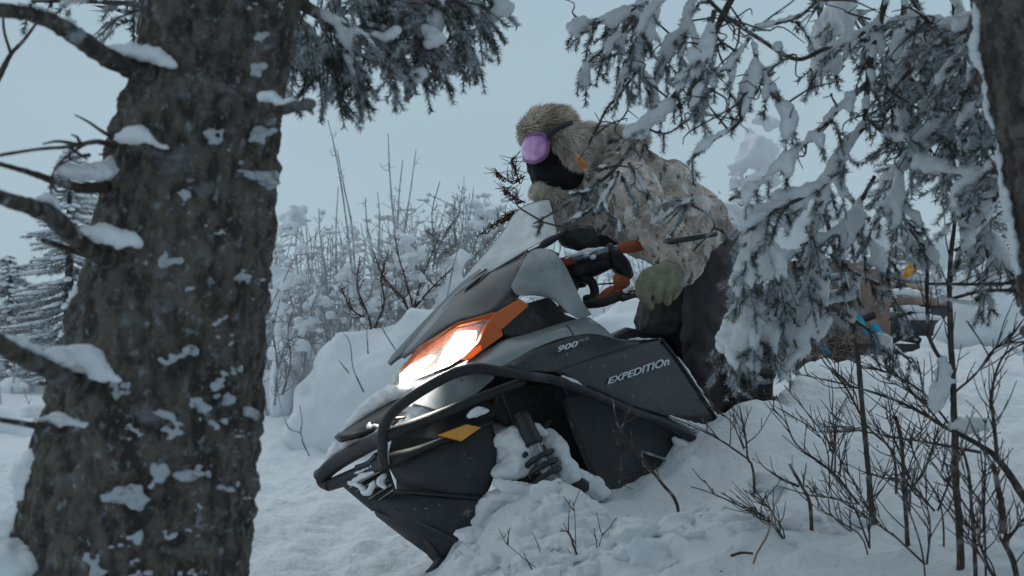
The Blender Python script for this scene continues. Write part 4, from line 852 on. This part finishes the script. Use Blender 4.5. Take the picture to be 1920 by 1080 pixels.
# ---------------------------------------------------------------- bare shrubs lower right
def shrub(name, label, stems, m='twig', parent=None, twigs=5, seed=0, tw=.10, group=None, cat='shrub'):
    rnd = random.Random(seed); px, py, d = stems[0][0][0]
    e = empty(name, W(px, py, d), label, cat, group)
    for pts, r in stems:
        r = [q * .62 for q in r]
        P = [W(*p) for p in pts]; mb = MB(); mb.tube(([P[0] - Vector((0, 0, .22))] if len(st_ := stems) and pts is stems[0][0] else []) + P, r, 7, len(P) * 6, wob=.3); Q = cr([tuple(p) for p in P], 40)
        for k in range(int(twigs * 1.9)):
            i = rnd.randint(8, 38); T = Q[min(39, i + 1)] - Q[i - 1]; T /= np.linalg.norm(T)
            d_ = T * .8 + np.array([rnd.uniform(-.8, .8), rnd.uniform(-.5, .5), rnd.uniform(-.1, .5)]); d_ /= np.linalg.norm(d_); L = tw * rnd.uniform(.4, 1.2)
            mb.tube([Q[i], Q[i] + d_ * L * .5 + np.array([0, 0, rnd.uniform(-.01, .01)]), Q[i] + d_ * L + np.array([rnd.uniform(-.01, .01), 0, rnd.uniform(0, .02)])], [.0018, .0009], 4, 6, cap=False)
            if rnd.random() < .5:
                q = Q[i] + d_ * L * .6; d2 = d_ + np.array([rnd.uniform(-.8, .8), 0, rnd.uniform(-.4, .6)]); mb.tube([q, q + d2 * L * .35], [.0014, .0008], 4, 3, cap=False)
        mb.build('stem', M[m], e)
    return e
shrub('bare_shrub', 'straight dark stem standing upright in the foreground snow left of the thickest sapling', [([(1703,1050,2.75),(1696,930,2.75),(1690,830,2.75),(1679,780,2.75)], [.010,.009,.008,.006]), ([(1696,930,2.75),(1728,890,2.72),(1745,850,2.7),(1760,800,2.7)], [.006,.003]), ([(1694,900,2.75),(1650,895,2.7),(1645,890,2.7)], [.003,.002])], seed=1)
sap = shrub('bare_sapling', 'thickest leafless sapling with snow on its crotches, upright at the right', [([(1800,1010,2.6),(1792,900,2.6),(1789,780,2.6),(1783,640,2.6),(1780,520,2.6),(1790,420,2.6),(1800,380,2.6)], [.016,.014,.013,.012,.010,.008,.005]),
   ([(1785,700,2.6),(1745,640,2.6),(1738,560,2.6),(1735,480,2.6),(1690,420,2.6)], [.008,.007,.007,.006,.004]), ([(1783,560,2.6),(1850,545,2.5),(1930,548,2.4)], [.006,.006,.005]), ([(1740,532,2.6),(1830,533,2.5),(1930,530,2.4)], [.005,.006,.006]),
   ([(1785,740,2.6),(1830,700,2.58),(1870,650,2.56),(1925,640,2.54)], [.005,.003]), ([(1790,470,2.6),(1830,450,2.6),(1880,470,2.6)], [.006,.003])], seed=2, twigs=7)
for pts, rr in (([(1690,440,2.6),(1715,470,2.6),(1735,510,2.6)], [.012,.022,.012]), ([(1800,400,2.6),(1815,440,2.6),(1800,480,2.6)], [.012,.028,.012]), ([(1755,760,2.6),(1765,720,2.6),(1770,670,2.6)], [.03,.035,.02]), ([(1800,790,2.6),(1850,800,2.6),(1780,800,2.6)], [.02,.035,.02]), ([(1760,560,2.6),(1780,560,2.6),(1830,570,2.56)], [.014,.014,.010])):
    wsnow(pts, [q * .62 for q in rr], sap, .005, nz=.9, lift=.1)
shrub('bare_shrub', 'long low bough arching leftwards over the snow from the right rim', [([(1960,1000,2.5),(1920,933,2.5),(1870,860,2.55),(1820,825,2.6),(1768,799,2.65),(1728,774,2.7),(1667,746,2.75),(1585,721,2.8),(1487,699,2.85)], [.018,.016,.015,.010,.008,.007,.006,.004,.002]),
   ([(1838,848,2.55),(1748,831,2.6),(1650,815,2.65),(1570,800,2.7)], [.006,.005,.003,.002]), ([(1870,860,2.55),(1862,780,2.55),(1858,740,2.55),(1880,670,2.55),(1925,640,2.55)], [.008,.007,.005,.004,.003]), ([(1790,810,2.62),(1735,740,2.62),(1680,705,2.62),(1640,690,2.62)], [.005,.003]), ([(1768,799,2.65),(1720,745,2.66),(1660,710,2.68)], [.004,.002])], seed=3, twigs=8)
shrub('bare_shrub', 'kinked twig bush leaning towards the blue strap', [([(1676,858,3.2),(1626,799,3.2),(1585,725,3.2),(1544,677,3.25),(1500,600,3.3)], [.007,.006,.005,.004,.002]), ([(1626,799,3.2),(1580,808,3.2),(1530,810,3.2)], [.003,.002]), ([(1610,770,3.2),(1600,730,3.2),(1560,690,3.2)], [.003,.0015])], seed=4)
shrub('bare_shrub', 'pair of long thin crossing rods on the middle of the bank', [([(1660,1020,3.0),(1618,935,3.0),(1545,815,3.05),(1470,722,3.1)], [.005,.004,.003,.002]), ([(1610,945,3.05),(1560,885,3.05),(1495,835,3.05),(1472,790,3.05),(1445,765,3.05)], [.007,.006,.004,.003,.002]), ([(1605,945,3.05),(1540,930,3.05),(1510,928,3.05)], [.003,.002])], seed=5, twigs=6)
shrub('bare_shrub', 'short forked stump with two blunt prongs poking from the bank', [([(1520,958,3.0),(1505,915,3.0),(1488,885,3.0),(1480,870,3.0)], [.009,.008,.007,.006]), ([(1498,912,3.0),(1470,900,3.0),(1445,885,3.0)], [.006,.006,.004])], seed=6, twigs=2, tw=.06)
shrub('bare_shrub', 'forked shoot growing beside the lower end of the side panel', [([(1413,888,3.3),(1402,860,3.3),(1398,820,3.3),(1386,760,3.3)], [.007,.006,.005,.003]), ([(1402,860,3.3),(1350,825,3.32),(1300,800,3.34),(1230,770,3.36)], [.005,.004,.003,.002]), ([(1395,842,3.3),(1370,790,3.3),(1330,760,3.3)], [.004,.002])], seed=7, twigs=4)
shrub('bare_shrub', 'snapped branch leaning across the black side panel', [([(1272,958,3.35),(1240,905,3.35),(1195,850,3.35),(1160,800,3.35),(1148,745,3.35)], [.007,.008,.007,.006,.003]), ([(1160,812,3.35),(1175,780,3.35),(1180,760,3.35)], [.004,.002]), ([(1162,820,3.35),(1165,870,3.35),(1160,905,3.35)], [.005,.003]), ([(1190,850,3.35),(1168,842,3.35)], [.003,.002])], seed=8, twigs=3, tw=.06)
shrub('bare_shrub', 'low curved twig lying on the snow below the side panel', [([(1420,970,3.0),(1390,950,3.0),(1335,925,3.0),(1295,912,3.0)], [.005,.004,.003,.002]), ([(1340,926,3.0),(1320,900,3.0)], [.003,.002])], seed=9, twigs=1, tw=.05)
shrub('bare_shrub', 'slender wand by the forked root in the right foreground', [([(1828,1055,2.5),(1822,960,2.5),(1815,880,2.5),(1800,830,2.5)], [.008,.007,.006,.004])], seed=10, twigs=4)
shrub('bare_shrub', 'gnarled stem near the lower right corner', [([(1905,1080,2.4),(1885,1020,2.4),(1888,1000,2.4)], [.010,.010,.008]), ([(1880,1000,2.4),(1878,950,2.4),(1862,870,2.4)], [.012,.011,.008]), ([(1890,1010,2.4),(1930,960,2.4)], [.006,.004])], seed=11, twigs=5)
for k, (x, y, s) in enumerate([(1740,1040,1), (1560,870,.7), (1850,980,1.1), (1630,1010,.8), (1760,940,.9), (1480,1000,.6), (1700,880,.8), (1870,1075,1.0)]):
    d = {0: 2.6, 1: 3.3, 2: 2.45, 3: 2.8, 4: 2.75, 5: 2.9, 6: 3.0, 7: 2.4}[k]; rr = random.Random(k + 40); st = []
    for q in range(3):
        a = rr.uniform(-1.1, .5); L = s * rr.uniform(90, 190); st.append(([(x + rr.uniform(-8, 8), y + 18, d), (x + math.sin(a) * L * .5 + rr.uniform(-8, 8), y - math.cos(a) * L * .5, d), (x + math.sin(a) * L, y - math.cos(a) * L, d + rr.uniform(-.1, .1))], [.0045, .003, .0015]))
    shrub('twig_bush', ['loose twig bush in the lowest right foreground', 'small twig tuft on the bank behind the stump', 'twig bush under the arching bough at right', 'twig tuft beside the upright dark stem base', 'twig tuft between the two upright stems', 'small twig tuft left of the long rods', 'twig tuft high on the bank right of the crossing rods', 'twigs cut by the bottom right corner'][k], st, twigs=5, seed=50 + k, group='twig tufts in the snow bank')
shrub('dry_stalks', 'tan dry reed stalk stuck in the foreground bank', [([(1410,1070,2.8),(1440,1000,2.8),(1452,945,2.8)], [.005,.004,.004])], 'reed', twigs=0, seed=20, cat='dry stalk')
shrub('dry_stalks', 'cluster of hair-thin dead stalks below the front suspension', [([(1090,1085,3.0),(1075,1020,3.0),(1062,996,3.0),(1050,996,3.0)], [.004,.0035,.003,.002]), ([(1080,1040,3.0),(1078,970,3.0),(1074,940,3.0)], [.002,.0015]), ([(1060,1085,3.0),(1020,1040,3.0),(998,998,3.0)], [.0025,.0015]), ([(1095,1065,3.0),(1120,1030,3.0),(1130,1000,3.0)], [.0025,.0015]), ([(1100,1072,3.0),(1060,1068,3.0),(1035,1070,3.0)], [.002,.0015])], 'twigr', twigs=2, seed=21, tw=.05, cat='dry stalk')
shrub('dry_stalks', 'faint dead stalk bending left at the bottom beside the ski', [([(1010,1085,2.95),(985,1050,2.95),(950,1020,2.95)], [.0025,.0015])], 'twigr', twigs=3, seed=22, tw=.04, cat='dry stalk')
for k, (pts, lb) in enumerate([([(1195,997,3.1),(1220,1001,3.1),(1247,1009,3.1)], 'loose twig lying on the snow beneath the running board'), ([(1370,1042,2.8),(1392,1036,2.8),(1412,1038,2.8)], 'short bent twig on the snow beside the tan stalk'), ([(1325,1070,2.75),(1370,1073,2.75),(1412,1078,2.75)], 'long flat twig lying at the bottom edge')]):
    mb = MB(); mb.tube([W(*p) for p in pts], [.004, .003], 5, 10, wob=.3); tag(mb.build('fallen_twig', M['twig']), lb, 'twig')

# ---------------------------------------------------------------- cargo sled and gear behind the rider
CD = 6.2
cs = empty('cargo_sled', W(1560, 690, CD), 'cargo of weathered boards tied with turquoise straps, half hidden behind the snowy spruce', 'cargo sled')
for k, (x, y, wd, hg_) in enumerate([(1440,560,.14,.5), (1478,555,.14,.5), (1515,550,.14,.5), (1552,550,.14,.48), (1590,552,.13,.46), (1628,556,.12,.42)]):
    mb = MB(); mb.box(W(x + 20, y + 20, CD + .04 * (k % 2)), (wd - .008, .04, hg_)); mb.build('board', M['board'], cs, smooth=False, mods=(BEV(.004, 1),))
mb = MB(); mb.tube([W(1520,455,CD-.12), W(1545,560,CD-.12), W(1600,600,CD-.12), W(1640,590,CD-.12)], .02, 8); mb.box(W(1560,655,CD-.1), (.8,.4,.06)); mb.build('sled_frame', M['black'], cs, smooth=False)
def strap(pts, wv=.036):
    mb = MB(); A = [W(*p) for p in pts]; mb.loft([A, [a + Vector((wv, -.01, wv * .5)) for a in A]], 24, 3); return mb.build('strap', M['blue'], cs, mods=(SOL(.004),))
strap([(1460,570,CD-.3),(1495,592,CD-.3),(1515,625,CD-.3),(1545,668,CD-.35)]); strap([(1538,500,CD-.3),(1550,520,CD-.3),(1556,530,CD-.3)]); strap([(1598,595,CD-.3),(1615,620,CD-.3),(1636,638,CD-.32)]); strap([(1630,612,CD-.3),(1645,634,CD-.3)])
mb = MB(); rr = random.Random(3)
for k in range(500):
    c_ = W(rr.uniform(1440, 1600), rr.uniform(600, 680), CD - .28 + rr.uniform(-.1, .1)); v_ = Vector((rr.uniform(-1, 1), rr.uniform(-.5, .5), rr.uniform(-.8, .8))).normalized(); mb.tube([c_ - v_ * .07, c_ + v_ * .01 + Vector((0, 0, .01)), c_ + v_ * .07], .0025, 3, 4, cap=False)
tag(mb.build('straw', M['straw']), 'loose dry straw heaped against the board cargo', 'straw', kind='stuff')
sled2 = empty('parked_snowmobile', W(1720, 640, 7.2), 'grey snow-dusted machine parked in the distance at right behind bare stems', 'snowmobile')
mb = MB(); mb.box(W(1700,600,7.2), (.70,.5,.20)); mb.build('body', M['slate'], sled2, smooth=False, mods=(BEV(.04, 3),))
mb = MB(); mb.box(W(1690,568,7.15), (.55,.45,.05)); mb.build('seat', M['board'], sled2, smooth=False, mods=(BEV(.02, 2),))
mb = MB(); mb.tube([W(1650,542,7.0), W(1690,535,7.0), W(1735,545,7.0)], .018, 8); o = mb.build('wooden_handle', M['wood'], sled2)
mb = MB(); mb.box(W(1688,537,6.98), (.05,.05,.045)); mb.build('band', M['rim'], o, smooth=False)
for y_, x0 in ((553,1655),(585,1668),(600,1690)):
    mb = MB(); snowline(mb, [W(x0,y_,6.9), W(x0+40,y_-2,6.9), W(x0+75,y_,6.9)], [.02,.03,.02]); o = mb.build('snow', M['snow'], sled2, mods=SN(.012))
mb = MB(); mb.tube([W(1670,640,6.9), W(1690,625,6.9), W(1725,640,6.9)], [.02,.05,.02], 8); mb.build('track', M['rubber'], sled2)
gf = empty('golden_glint', W(1700, 530, 7.4), 'painted golden sheet catching light above the distant grey machine', 'glint')  # glimpses of lit machinery made as golden pieces
for pts in ([(1700,520),(1712,505),(1716,495),(1708,488),(1700,500),(1688,525)], [(1720,452),(1735,462),(1745,466),(1738,470),(1725,462)], [(1655,487),(1672,484),(1678,492),(1665,498)], [(1648,520),(1665,518),(1662,527),(1650,528)], [(1700,522),(1715,494),(1722,500),(1712,516)]):
    mb = MB(); mb.poly([W(x, y, 7.4 + .01 * (i % 2)) for i, (x, y) in enumerate(pts)], Vector((0, .02, 0))); mb.build('glint_patch', M['gold'], gf, smooth=False)

# ---------------------------------------------------------------- snow-laden background bushes
def snow_mound(label, items, d, name='snow_covered_bush', vox=.03, twigs=(), m='snow', nz=.18, tr=(.006, .002), gs=1.0, tm='btwig'):
    x, y = items[0][0], items[0][1]; e = empty(name, W(x, y, d), label, 'bush'); mb = MB()
    rn = random.Random(int(items[0][0]))
    if vox < .021: items = [(x + rn.gauss(0, rx * .45), y + rn.gauss(0, rz * .5), rx * rn.uniform(.25, .6), rz * rn.uniform(.2, .45)) for (x, y, rx, rz) in items for _ in range(9)]
    for k, (x, y, rx, rz) in enumerate(items): mb.blob(W(x, y, d + .1 * math.sin(k * 2.3)), (rx / F * d, max(rx, rz) / F * d * .6 * gs, rz / F * d), nz * 1.8, 3, 3, seed=k + int(x))
    o = mb.build('snow', M[m], e, mods=remesh(vox, 4, .6) + (disp('big', .3, .05, 2), disp('mid', .08, .030, 3))); o['kind'] = 'stuff'
    for pts in twigs:
        mb = MB(); mb.tube([W(p[0], p[1], (p[2] if len(p) > 2 else d - .35)) for p in pts], [tr[0], tr[1]], 5, len(pts) * 5, wob=.3); mb.build('stem', M[tm], e)
    return e
snow_mound('big rounded snow-buried bush behind the snowmobile nose', [(700,770,130,150),(640,790,90,110),(590,820,60,70),(760,720,80,110),(650,700,60,80),(790,640,60,60),(720,660,70,50)], 7.6,
   twigs=[[(690,663,7.0),(688,620,7.0),(690,585,7.0)], [(580,855,7.0),(568,830,7.0),(563,812,7.0),(540,800,7.0),(522,740,7.0),(528,700,7.0)], [(563,812,7.0),(566,790,7.0),(562,760,7.0)], [(682,735,7.0),(662,690,7.0),(655,640,7.0),(630,610,7.0)], [(655,700,7.0),(645,688,7.0),(635,675,7.0)], [(750,668,7.0),(725,630,7.0),(705,595,7.0)]])
snow_mound('tall egg-shaped snow pillow behind the windshield', [(850,520,38,60),(838,560,34,60),(860,490,26,30),(830,620,34,50)], 8.2, twigs=[[(838,560,7.8),(850,500,7.8),(868,420,7.8),(870,330,7.8)]], vox=.02)
snow_mound('small pinkish snow clump hanging mid-left of the bare stems', [(548,400,22,24),(552,425,22,18),(540,440,14,10)], 8.0, twigs=[[(530,430,7.9),(548,428,7.9),(568,440,7.9)], [(525,445,7.9),(550,440,7.9),(570,458,7.9)]], vox=.015, tr=(.004, .002))
snow_mound('snow clump on slanting stem right of the near trunk', [(535,500,26,20),(525,530,28,26),(510,560,24,20),(565,470,20,12)], 8.0, twigs=[[(505,580,7.9),(560,475,7.9),(610,425,7.9)], [(560,478,7.9),(585,475,7.9),(605,470,7.9)]], vox=.018, tr=(.005, .002))
snow_mound('snow loaf resting low between the upright stems', [(650,520,28,22),(672,540,24,22),(655,560,26,18),(690,580,28,24),(635,545,18,14)], 8.0, vox=.02)
snow_mound('snow clump caught in the reddish forked sapling', [(755,465,26,26),(775,485,24,30),(750,490,20,20),(780,520,20,18)], 8.0, vox=.018)
snow_mound('snow lump on the thin stem below the tall rods', [(660,440,14,20),(652,430,12,10)], 8.0, vox=.012)
snow_mound('pale snow-bowed bush standing low beside the near trunk', [(540,640,40,40),(520,590,26,30),(575,600,26,30),(600,560,22,30),(560,520,18,20)], 8.4, vox=.02)
snow_mound('snow-bowed bush between the forked sapling and the windshield', [(800,600,36,40),(815,540,22,34),(780,560,20,26)], 8.4, vox=.02)
snow_mound('white snow bank rising behind the rider legs', [(1150,620,60,40),(1180,600,50,36),(1230,640,80,60),(1100,650,60,30)], 8.6, vox=.035)
snow_mound('pale snow heap above the windshield by the russet leaves', [(912,400,34,22),(900,425,34,16),(935,385,20,14)], 8.8, vox=.02)
snow_mound('tall snow-loaded bush behind the rider back', [(1430,250,34,36),(1400,290,30,34),(1420,320,40,34),(1370,330,28,30),(1445,300,30,40)], 6.5, vox=.02)
snow_mound('snow-bent bush filling the gap above the cargo', [(1500,380,60,34),(1560,420,60,40),(1620,440,60,40),(1470,440,50,40),(1690,430,40,40)], 8.0, vox=.03)
snow_mound('snow-covered bush past the rider hip', [(1370,400,30,24),(1400,430,30,34),(1350,380,26,20),(1400,480,34,30),(1420,540,34,40)], 5.6, vox=.018)
snow_mound('snow-covered bush at the far right beyond the sapling', [(1830,560,50,60),(1880,600,60,60),(1890,500,40,50),(1800,620,50,30),(1760,480,26,40)], 6.5, vox=.025)
snow_mound('low snow heap at the foot of the far left spruce', [(60,830,80,40),(150,810,60,40),(-10,800,60,40)], 8.5, vox=.04)

def sapling(label, stems, d, m='ftwig', seed=0, tw=14, clumps=(), sz=.22, name='bare_sapling', group='thin bare saplings behind the snowmobile', rr=(.009, .003)):
    rnd = random.Random(seed); e = empty(name, W(stems[0][0][0], stems[0][0][1], d), label, 'sapling', group)
    for pts in stems:
        dd = d + rnd.uniform(-.3, .3); P = [W(x, y, dd) for x, y in pts]; mb = MB(); mb.tube(P, [rr[0], rr[1]], 6, len(P) * 6, wob=.3); Q = cr([tuple(p) for p in P], 50)
        for k in range(tw):
            i = rnd.randint(3, 46); T = Q[min(49, i + 1)] - Q[i - 1]; T /= np.linalg.norm(T); d_ = T * .7 + np.array([rnd.uniform(-1, 1), rnd.uniform(-.4, .4), rnd.uniform(-.2, .5)]); d_ /= np.linalg.norm(d_); L = sz * rnd.uniform(.15, 1.0) * (1 - i / 60)
            mid = Q[i] + d_ * L * .5 + np.array([0, 0, -.02]); mb.tube([Q[i], mid, Q[i] + d_ * L], [.0038, .0016], 4, 6, cap=False)
            for q in range(2):
                s = Q[i] + d_ * L * rnd.uniform(.3, .9); mb.tube([s, s + np.array([rnd.uniform(-.06, .06), 0, rnd.uniform(-.02, .05)])], [.0022, .001], 3, 3, cap=False)
        mb.build('stem', M[m], e)
    if clumps:
        mb = MB()
        for k, (x, y, r) in enumerate(clumps): mb.blob(W(x, y, d - .05), (r / F * d, r / F * d * .7, r / F * d * .8), .4, 4, 2, seed=k)
        o = mb.build('snow', M['snow'], e, mods=remesh(.02, 3)); o['kind'] = 'stuff'
    return e
SP = [ ('tallest pair of bare rods, leaning left above the rest', [[(665,560),(650,420),(632,300),(615,225)], [(668,560),(660,430),(645,350),(632,280)], [(632,560),(630,440),(634,350)]], 8.0, 'ftwig', 4, [(640,520,14),(668,470,10)]),
 ('three bare rods fanning from one fork', [[(742,440),(735,380),(730,310),(728,250)], [(745,440),(748,370),(755,300)], [(755,440),(768,370),(780,280)]], 8.0, 'ftwig', 3, ()),
 ('reddish-brown forked sapling standing dark among snow', [[(770,660),(775,590),(765,540),(750,490),(740,440)], [(768,620),(778,570),(800,500),(825,440)], [(772,600),(755,560),(720,520),(700,470)], [(775,580),(810,540),(850,500)]], 7.9, 'twigr', 16, [(760,500,12),(785,560,10),(730,520,12)]),
 ('crooked stem carrying short whiskers near the near trunk', [[(560,700),(575,600),(560,520),(555,450),(570,400)], [(575,600),(600,540),(620,500),(640,480)]], 8.3, 'ftwig', 16, [(560,600,12),(590,560,12)]),
 ('slanting stem cluster with snow tufts left of centre', [[(620,680),(615,600),(590,540),(575,480),(560,400)], [(625,650),(640,580),(650,520),(640,450)], [(610,640),(590,600),(560,570)]], 8.2, 'ftwig', 14, [(620,590,12),(600,620,10),(645,600,10)]),
 ('twiggy bare bush left of the egg-shaped snow pillow', [[(790,640),(800,560),(815,480),(810,400),(825,340)], [(800,560),(780,500),(760,450),(765,400)], [(815,480),(840,430),(860,400),(868,350)], [(810,500),(835,470),(875,450)]], 8.4, 'btwig', 26, [(800,590,12),(820,530,9)]),
 ('feathery thicket just left of the windshield', [[(870,560),(860,470),(850,420),(855,370)], [(880,520),(890,460),(905,420),(900,380)], [(860,500),(830,460),(800,430)], [(890,480),(920,450),(940,420)]], 8.6, 'btwig', 30, [(880,480,10)]),
 ('low tangled twigs at the foot of the tall rods', [[(700,640),(690,590),(670,540),(675,480)], [(700,620),(720,570),(715,520),(730,470)], [(690,600),(660,580),(640,540)]], 7.8, 'twigr', 18, [(700,570,12),(680,600,10),(715,600,9)]),
 ('thin whiskered stems close beside the near trunk', [[(515,760),(520,680),(512,620),(525,560)], [(530,740),(545,680),(540,620),(550,580)], [(520,700),(535,650),(560,620)]], 7.6, 'btwig', 18, [(520,640,10),(545,660,12)]),
 ('two pale wands between the tall rods and the fan', [[(705,560),(700,480),(688,420),(685,370)], [(715,560),(710,470),(712,410),(708,360)]], 8.5, 'ftwig', 4, ()),
 ('fine stem rising through the hazy left thicket', [[(590,640),(580,560),(578,480),(572,400)], [(600,600),(610,520),(600,440),(598,390)]], 8.6, 'ftwig', 8, [(585,560,10)]),
 ('russet-leaved twig peeking above the windshield', [[(900,440),(920,425),(940,415),(970,400)], [(930,415),(950,405),(965,395)]], 5.6, 'twigr', 18, ()),
 ('russet-leaved sprig in front of the rider hat', [[(985,330),(960,340),(940,330),(930,320)], [(985,380),(965,370),(945,355)], [(975,345),(965,315),(960,295)]], 5.2, 'twigr', 14, ())]
for k, (lb, st, d, m, tw, cl) in enumerate(SP):
    sapling(lb, st, d, m, 100 + k, tw, cl, sz=.22 if k < 11 else .08, rr=(.009, .0035) if k < 11 else (.004, .002), group='thin bare saplings behind the snowmobile')

# distant snow-dusted conifers: real branches carrying frosted needles
def far_spruce(label, px, top, base, d, wpx, seed, dens=1.0, lean=0):
    rnd = random.Random(seed); np.random.seed(seed); e = empty('distant_spruce', W(px, base, d), label, 'tree', 'snow-dusted spruces in the distance')
    a, b = W(px, base, d), W(px + lean, top, d); H = (b - a).length; Rm = wpx / F * d
    mb = MB(); mb.tube([a, (a + b) / 2, b], [.07, .04, .01], 7, 12); mb.build('trunk', M['twig'], e); fo = MB(); sn = MB(); tw = MB()
    nb = int(170 * dens)
    for k in range(nb):
        t = (k + rnd.random()) / nb; c = a + (b - a) * t; L = Rm * (1 - t) ** .8 * rnd.uniform(.6, 1.1) + .08; an = rnd.uniform(0, 2 * math.pi)
        dr = Vector((math.cos(an), math.sin(an), -.35)); q = c + dr * L * .5; r_ = c + dr * L + Vector((0, 0, L * .12))
        tw.tube([c, q, r_], [.008, .003], 4, 6, cap=False); needles(fo, [c, q, r_], int(110 * L + 10), .06, .008, 1.0, 0)
        for j in range(int(L * 9)):
            s = rnd.uniform(.15, 1); p = c + (r_ - c) * s; dd = (dr.cross(Vector((0, 0, 1))) * rnd.choice((-1, 1)) * .8 + dr * .6 + Vector((0, 0, -.4))).normalized() * L * .3 * (1.1 - s); needles(fo, [p, p + dd * .5, p + dd], int(120 * dd.length + 6), .05, .007, 1.0, 0)
        if rnd.random() < .8: snowline(sn, [c + dr * L * .3, q, r_], [.02, .045, .02], nz=.5, step=1.2, flat=.5, seed=k, sub=1)
    o = tw.build('branch', M['ftwig'], e); o['kind'] = 'stuff'; o = fo.build('foliage', M['needlef'], e, smooth=False, fixn=False); o['kind'] = 'stuff'
    if sn.n: o = sn.build('snow', M['snow'], e); o['kind'] = 'stuff'
far_spruce('distant spruce rising in the gap left of the near trunk', 130, 280, 720, 11.5, 150, 1, 1.5)
far_spruce('distant lower spruce at the left rim of the view', 20, 480, 760, 13, 130, 2, 1.2)
far_spruce('distant spruce hidden behind the near trunk', 330, 330, 760, 14, 130, 3, .8)
far_spruce('small dark spruce low beside the near trunk', 565, 560, 740, 12, 40, 4, .5)
far_spruce('dark spruce behind the rider back', 1400, 330, 640, 9, 90, 5, 1.0)
far_spruce('spruce between the bare stems at far right', 1850, 330, 660, 10, 110, 6, 1.0)
far_spruce('spruce beyond the cargo boards', 1660, 300, 640, 11, 110, 7, 1.0)

# ---------------------------------------------------------------- crowns of the near spruces, added unseen above the frame to shade the scene
def shade_crown(root, c, z0, z1, Rm, seed, m='needle', nb=105):
    rnd = random.Random(seed); np.random.seed(seed); fo = MB(); tw = MB(); sn = MB()
    tw.tube([(c[0], c[1], z0 - 1), (c[0], c[1], z1)], [.15, .03], 8, 6)
    for k in range(nb):
        t = rnd.random(); z = z0 + (z1 - z0) * t; a = rnd.uniform(0, 6.283); L = Rm * (1 - t) ** .7 * rnd.uniform(.7, 1.1) + .2
        p0 = Vector((c[0], c[1], z)); dr = Vector((math.cos(a), math.sin(a), -.3)); e = p0 + dr * L; tw.tube([p0, (p0 + e) / 2, e], [.02, .005], 5, 6, cap=False)
        for j in range(int(L * 14)):
            s_ = rnd.uniform(.1, 1); p = p0 + dr * L * s_; d2 = (dr.cross(Vector((0, 0, 1))) * rnd.choice((-1, 1)) + dr * .6 + Vector((0, 0, -.4))).normalized() * rnd.uniform(.2, .5) * (1.2 - s_)
            needles(fo, [p, p + d2 * .5, p + d2], int(90 * d2.length), .09, .022, 1.0, 0)
        if rnd.random() < .6: snowline(sn, [p0 + dr * L * .3, p0 + dr * L * .7, e], [.03, .07, .03], nz=.5, step=1.2, flat=.5, seed=k, sub=1)
    o = tw.build('shade_crown_limb', M['twig'], root); o['kind'] = 'stuff'; o = fo.build('shade_crown', M[m], root, smooth=False, fixn=False); o['kind'] = 'stuff'; o = sn.build('snow', M['snow'], root); o['kind'] = 'stuff'
shade_crown(lt, (W(380, -300, TD)[0], 1.9), 2.9, 11, 2.4, 1)
shade_crown(rt, (W(1860, -300, RDp)[0], 2.0), 2.9, 12, 2.6, 2)
# ---------------------------------------------------------------- far-off thicket of frosted stems
np.random.seed(5); rnd = random.Random(12); th = MB(); ts = MB()
for k in range(1250):
    d = rnd.uniform(9.5, 20); px = rnd.uniform(-250, 2150)
    if k > 900: d = rnd.uniform(8.6, 10.5); px = rnd.uniform(480, 960)
    c = W(px, 640, d); z = ground_at(c.x, c.y); h = rnd.uniform(.3, 1.15) * (1.3 if k > 900 else 1) * (1 + .5 * noise.noise(Vector((c.x * .5, c.y * .5, 3)))); b = Vector((c.x, c.y, z - .05)); tp = b + Vector((rnd.uniform(-.3, .3) * h, rnd.uniform(-.2, .2), h)); mdl = (b + tp) / 2 + Vector((rnd.uniform(-.06, .06), 0, 0))
    th.tube([b, mdl, tp], [.010, .003], 4, 5, cap=False)
    for q in range(5):
        s_ = rnd.uniform(.25, .95); p = b + (tp - b) * s_; e = p + Vector((rnd.uniform(-.25, .25), rnd.uniform(-.1, .1), rnd.uniform(.02, .22))) * h; th.tube([p, e], [.005, .002], 3, 2, cap=False, smooth=False)
        if rnd.random() < .5: ts.blob(e, (rnd.uniform(.012, .06), .03, rnd.uniform(.008, .028)), .9, 5, 2, seed=q * 7 + k % 50)
    if rnd.random() < .35: ts.blob(b + Vector((0, 0, h * .2)), (rnd.uniform(.08, .3), .2, rnd.uniform(.1, .3)), .4, 3, 2, seed=k)
o = th.build('distant_thicket', M['ftwig']); tag(o, 'far-off tangle of frosted thin stems along the snowy skyline', 'thicket', kind='stuff')
o = ts.build('distant_thicket_snow', M['snow']); tag(o, 'snow tufts caught in the far-off frosted thicket', 'snow', kind='stuff')


# ---------------------------------------------------------------- broken clods of snow thrown up round the machine
rnd = random.Random(31); cm = MB()
for k in range(420):
    px = rnd.gauss(1080, 190); py = rnd.uniform(930, 1085); d = 3.36 - (py - 905) / 180 * .45 + rnd.gauss(0, .06); c = W(px, py, d); z = ground_at(c.x, c.y)
    r = rnd.choice((.008, .012, .016, .024, .036)) * rnd.uniform(.6, 1.3); cm.blob((c.x, c.y, z + r * .1), (r * rnd.uniform(.8, 1.5), r, r * rnd.uniform(.5, .9)), .7, 4, 2, seed=k)
o = cm.build('snow_clods', M['gsnow'], mods=(('REMESH', dict(mode='VOXEL', voxel_size=.006, use_smooth_shade=True)), disp('fine', .03, .012, 3))); tag(o, 'broken clods of snow thrown up in front of the snowmobile', 'snow', kind='stuff')
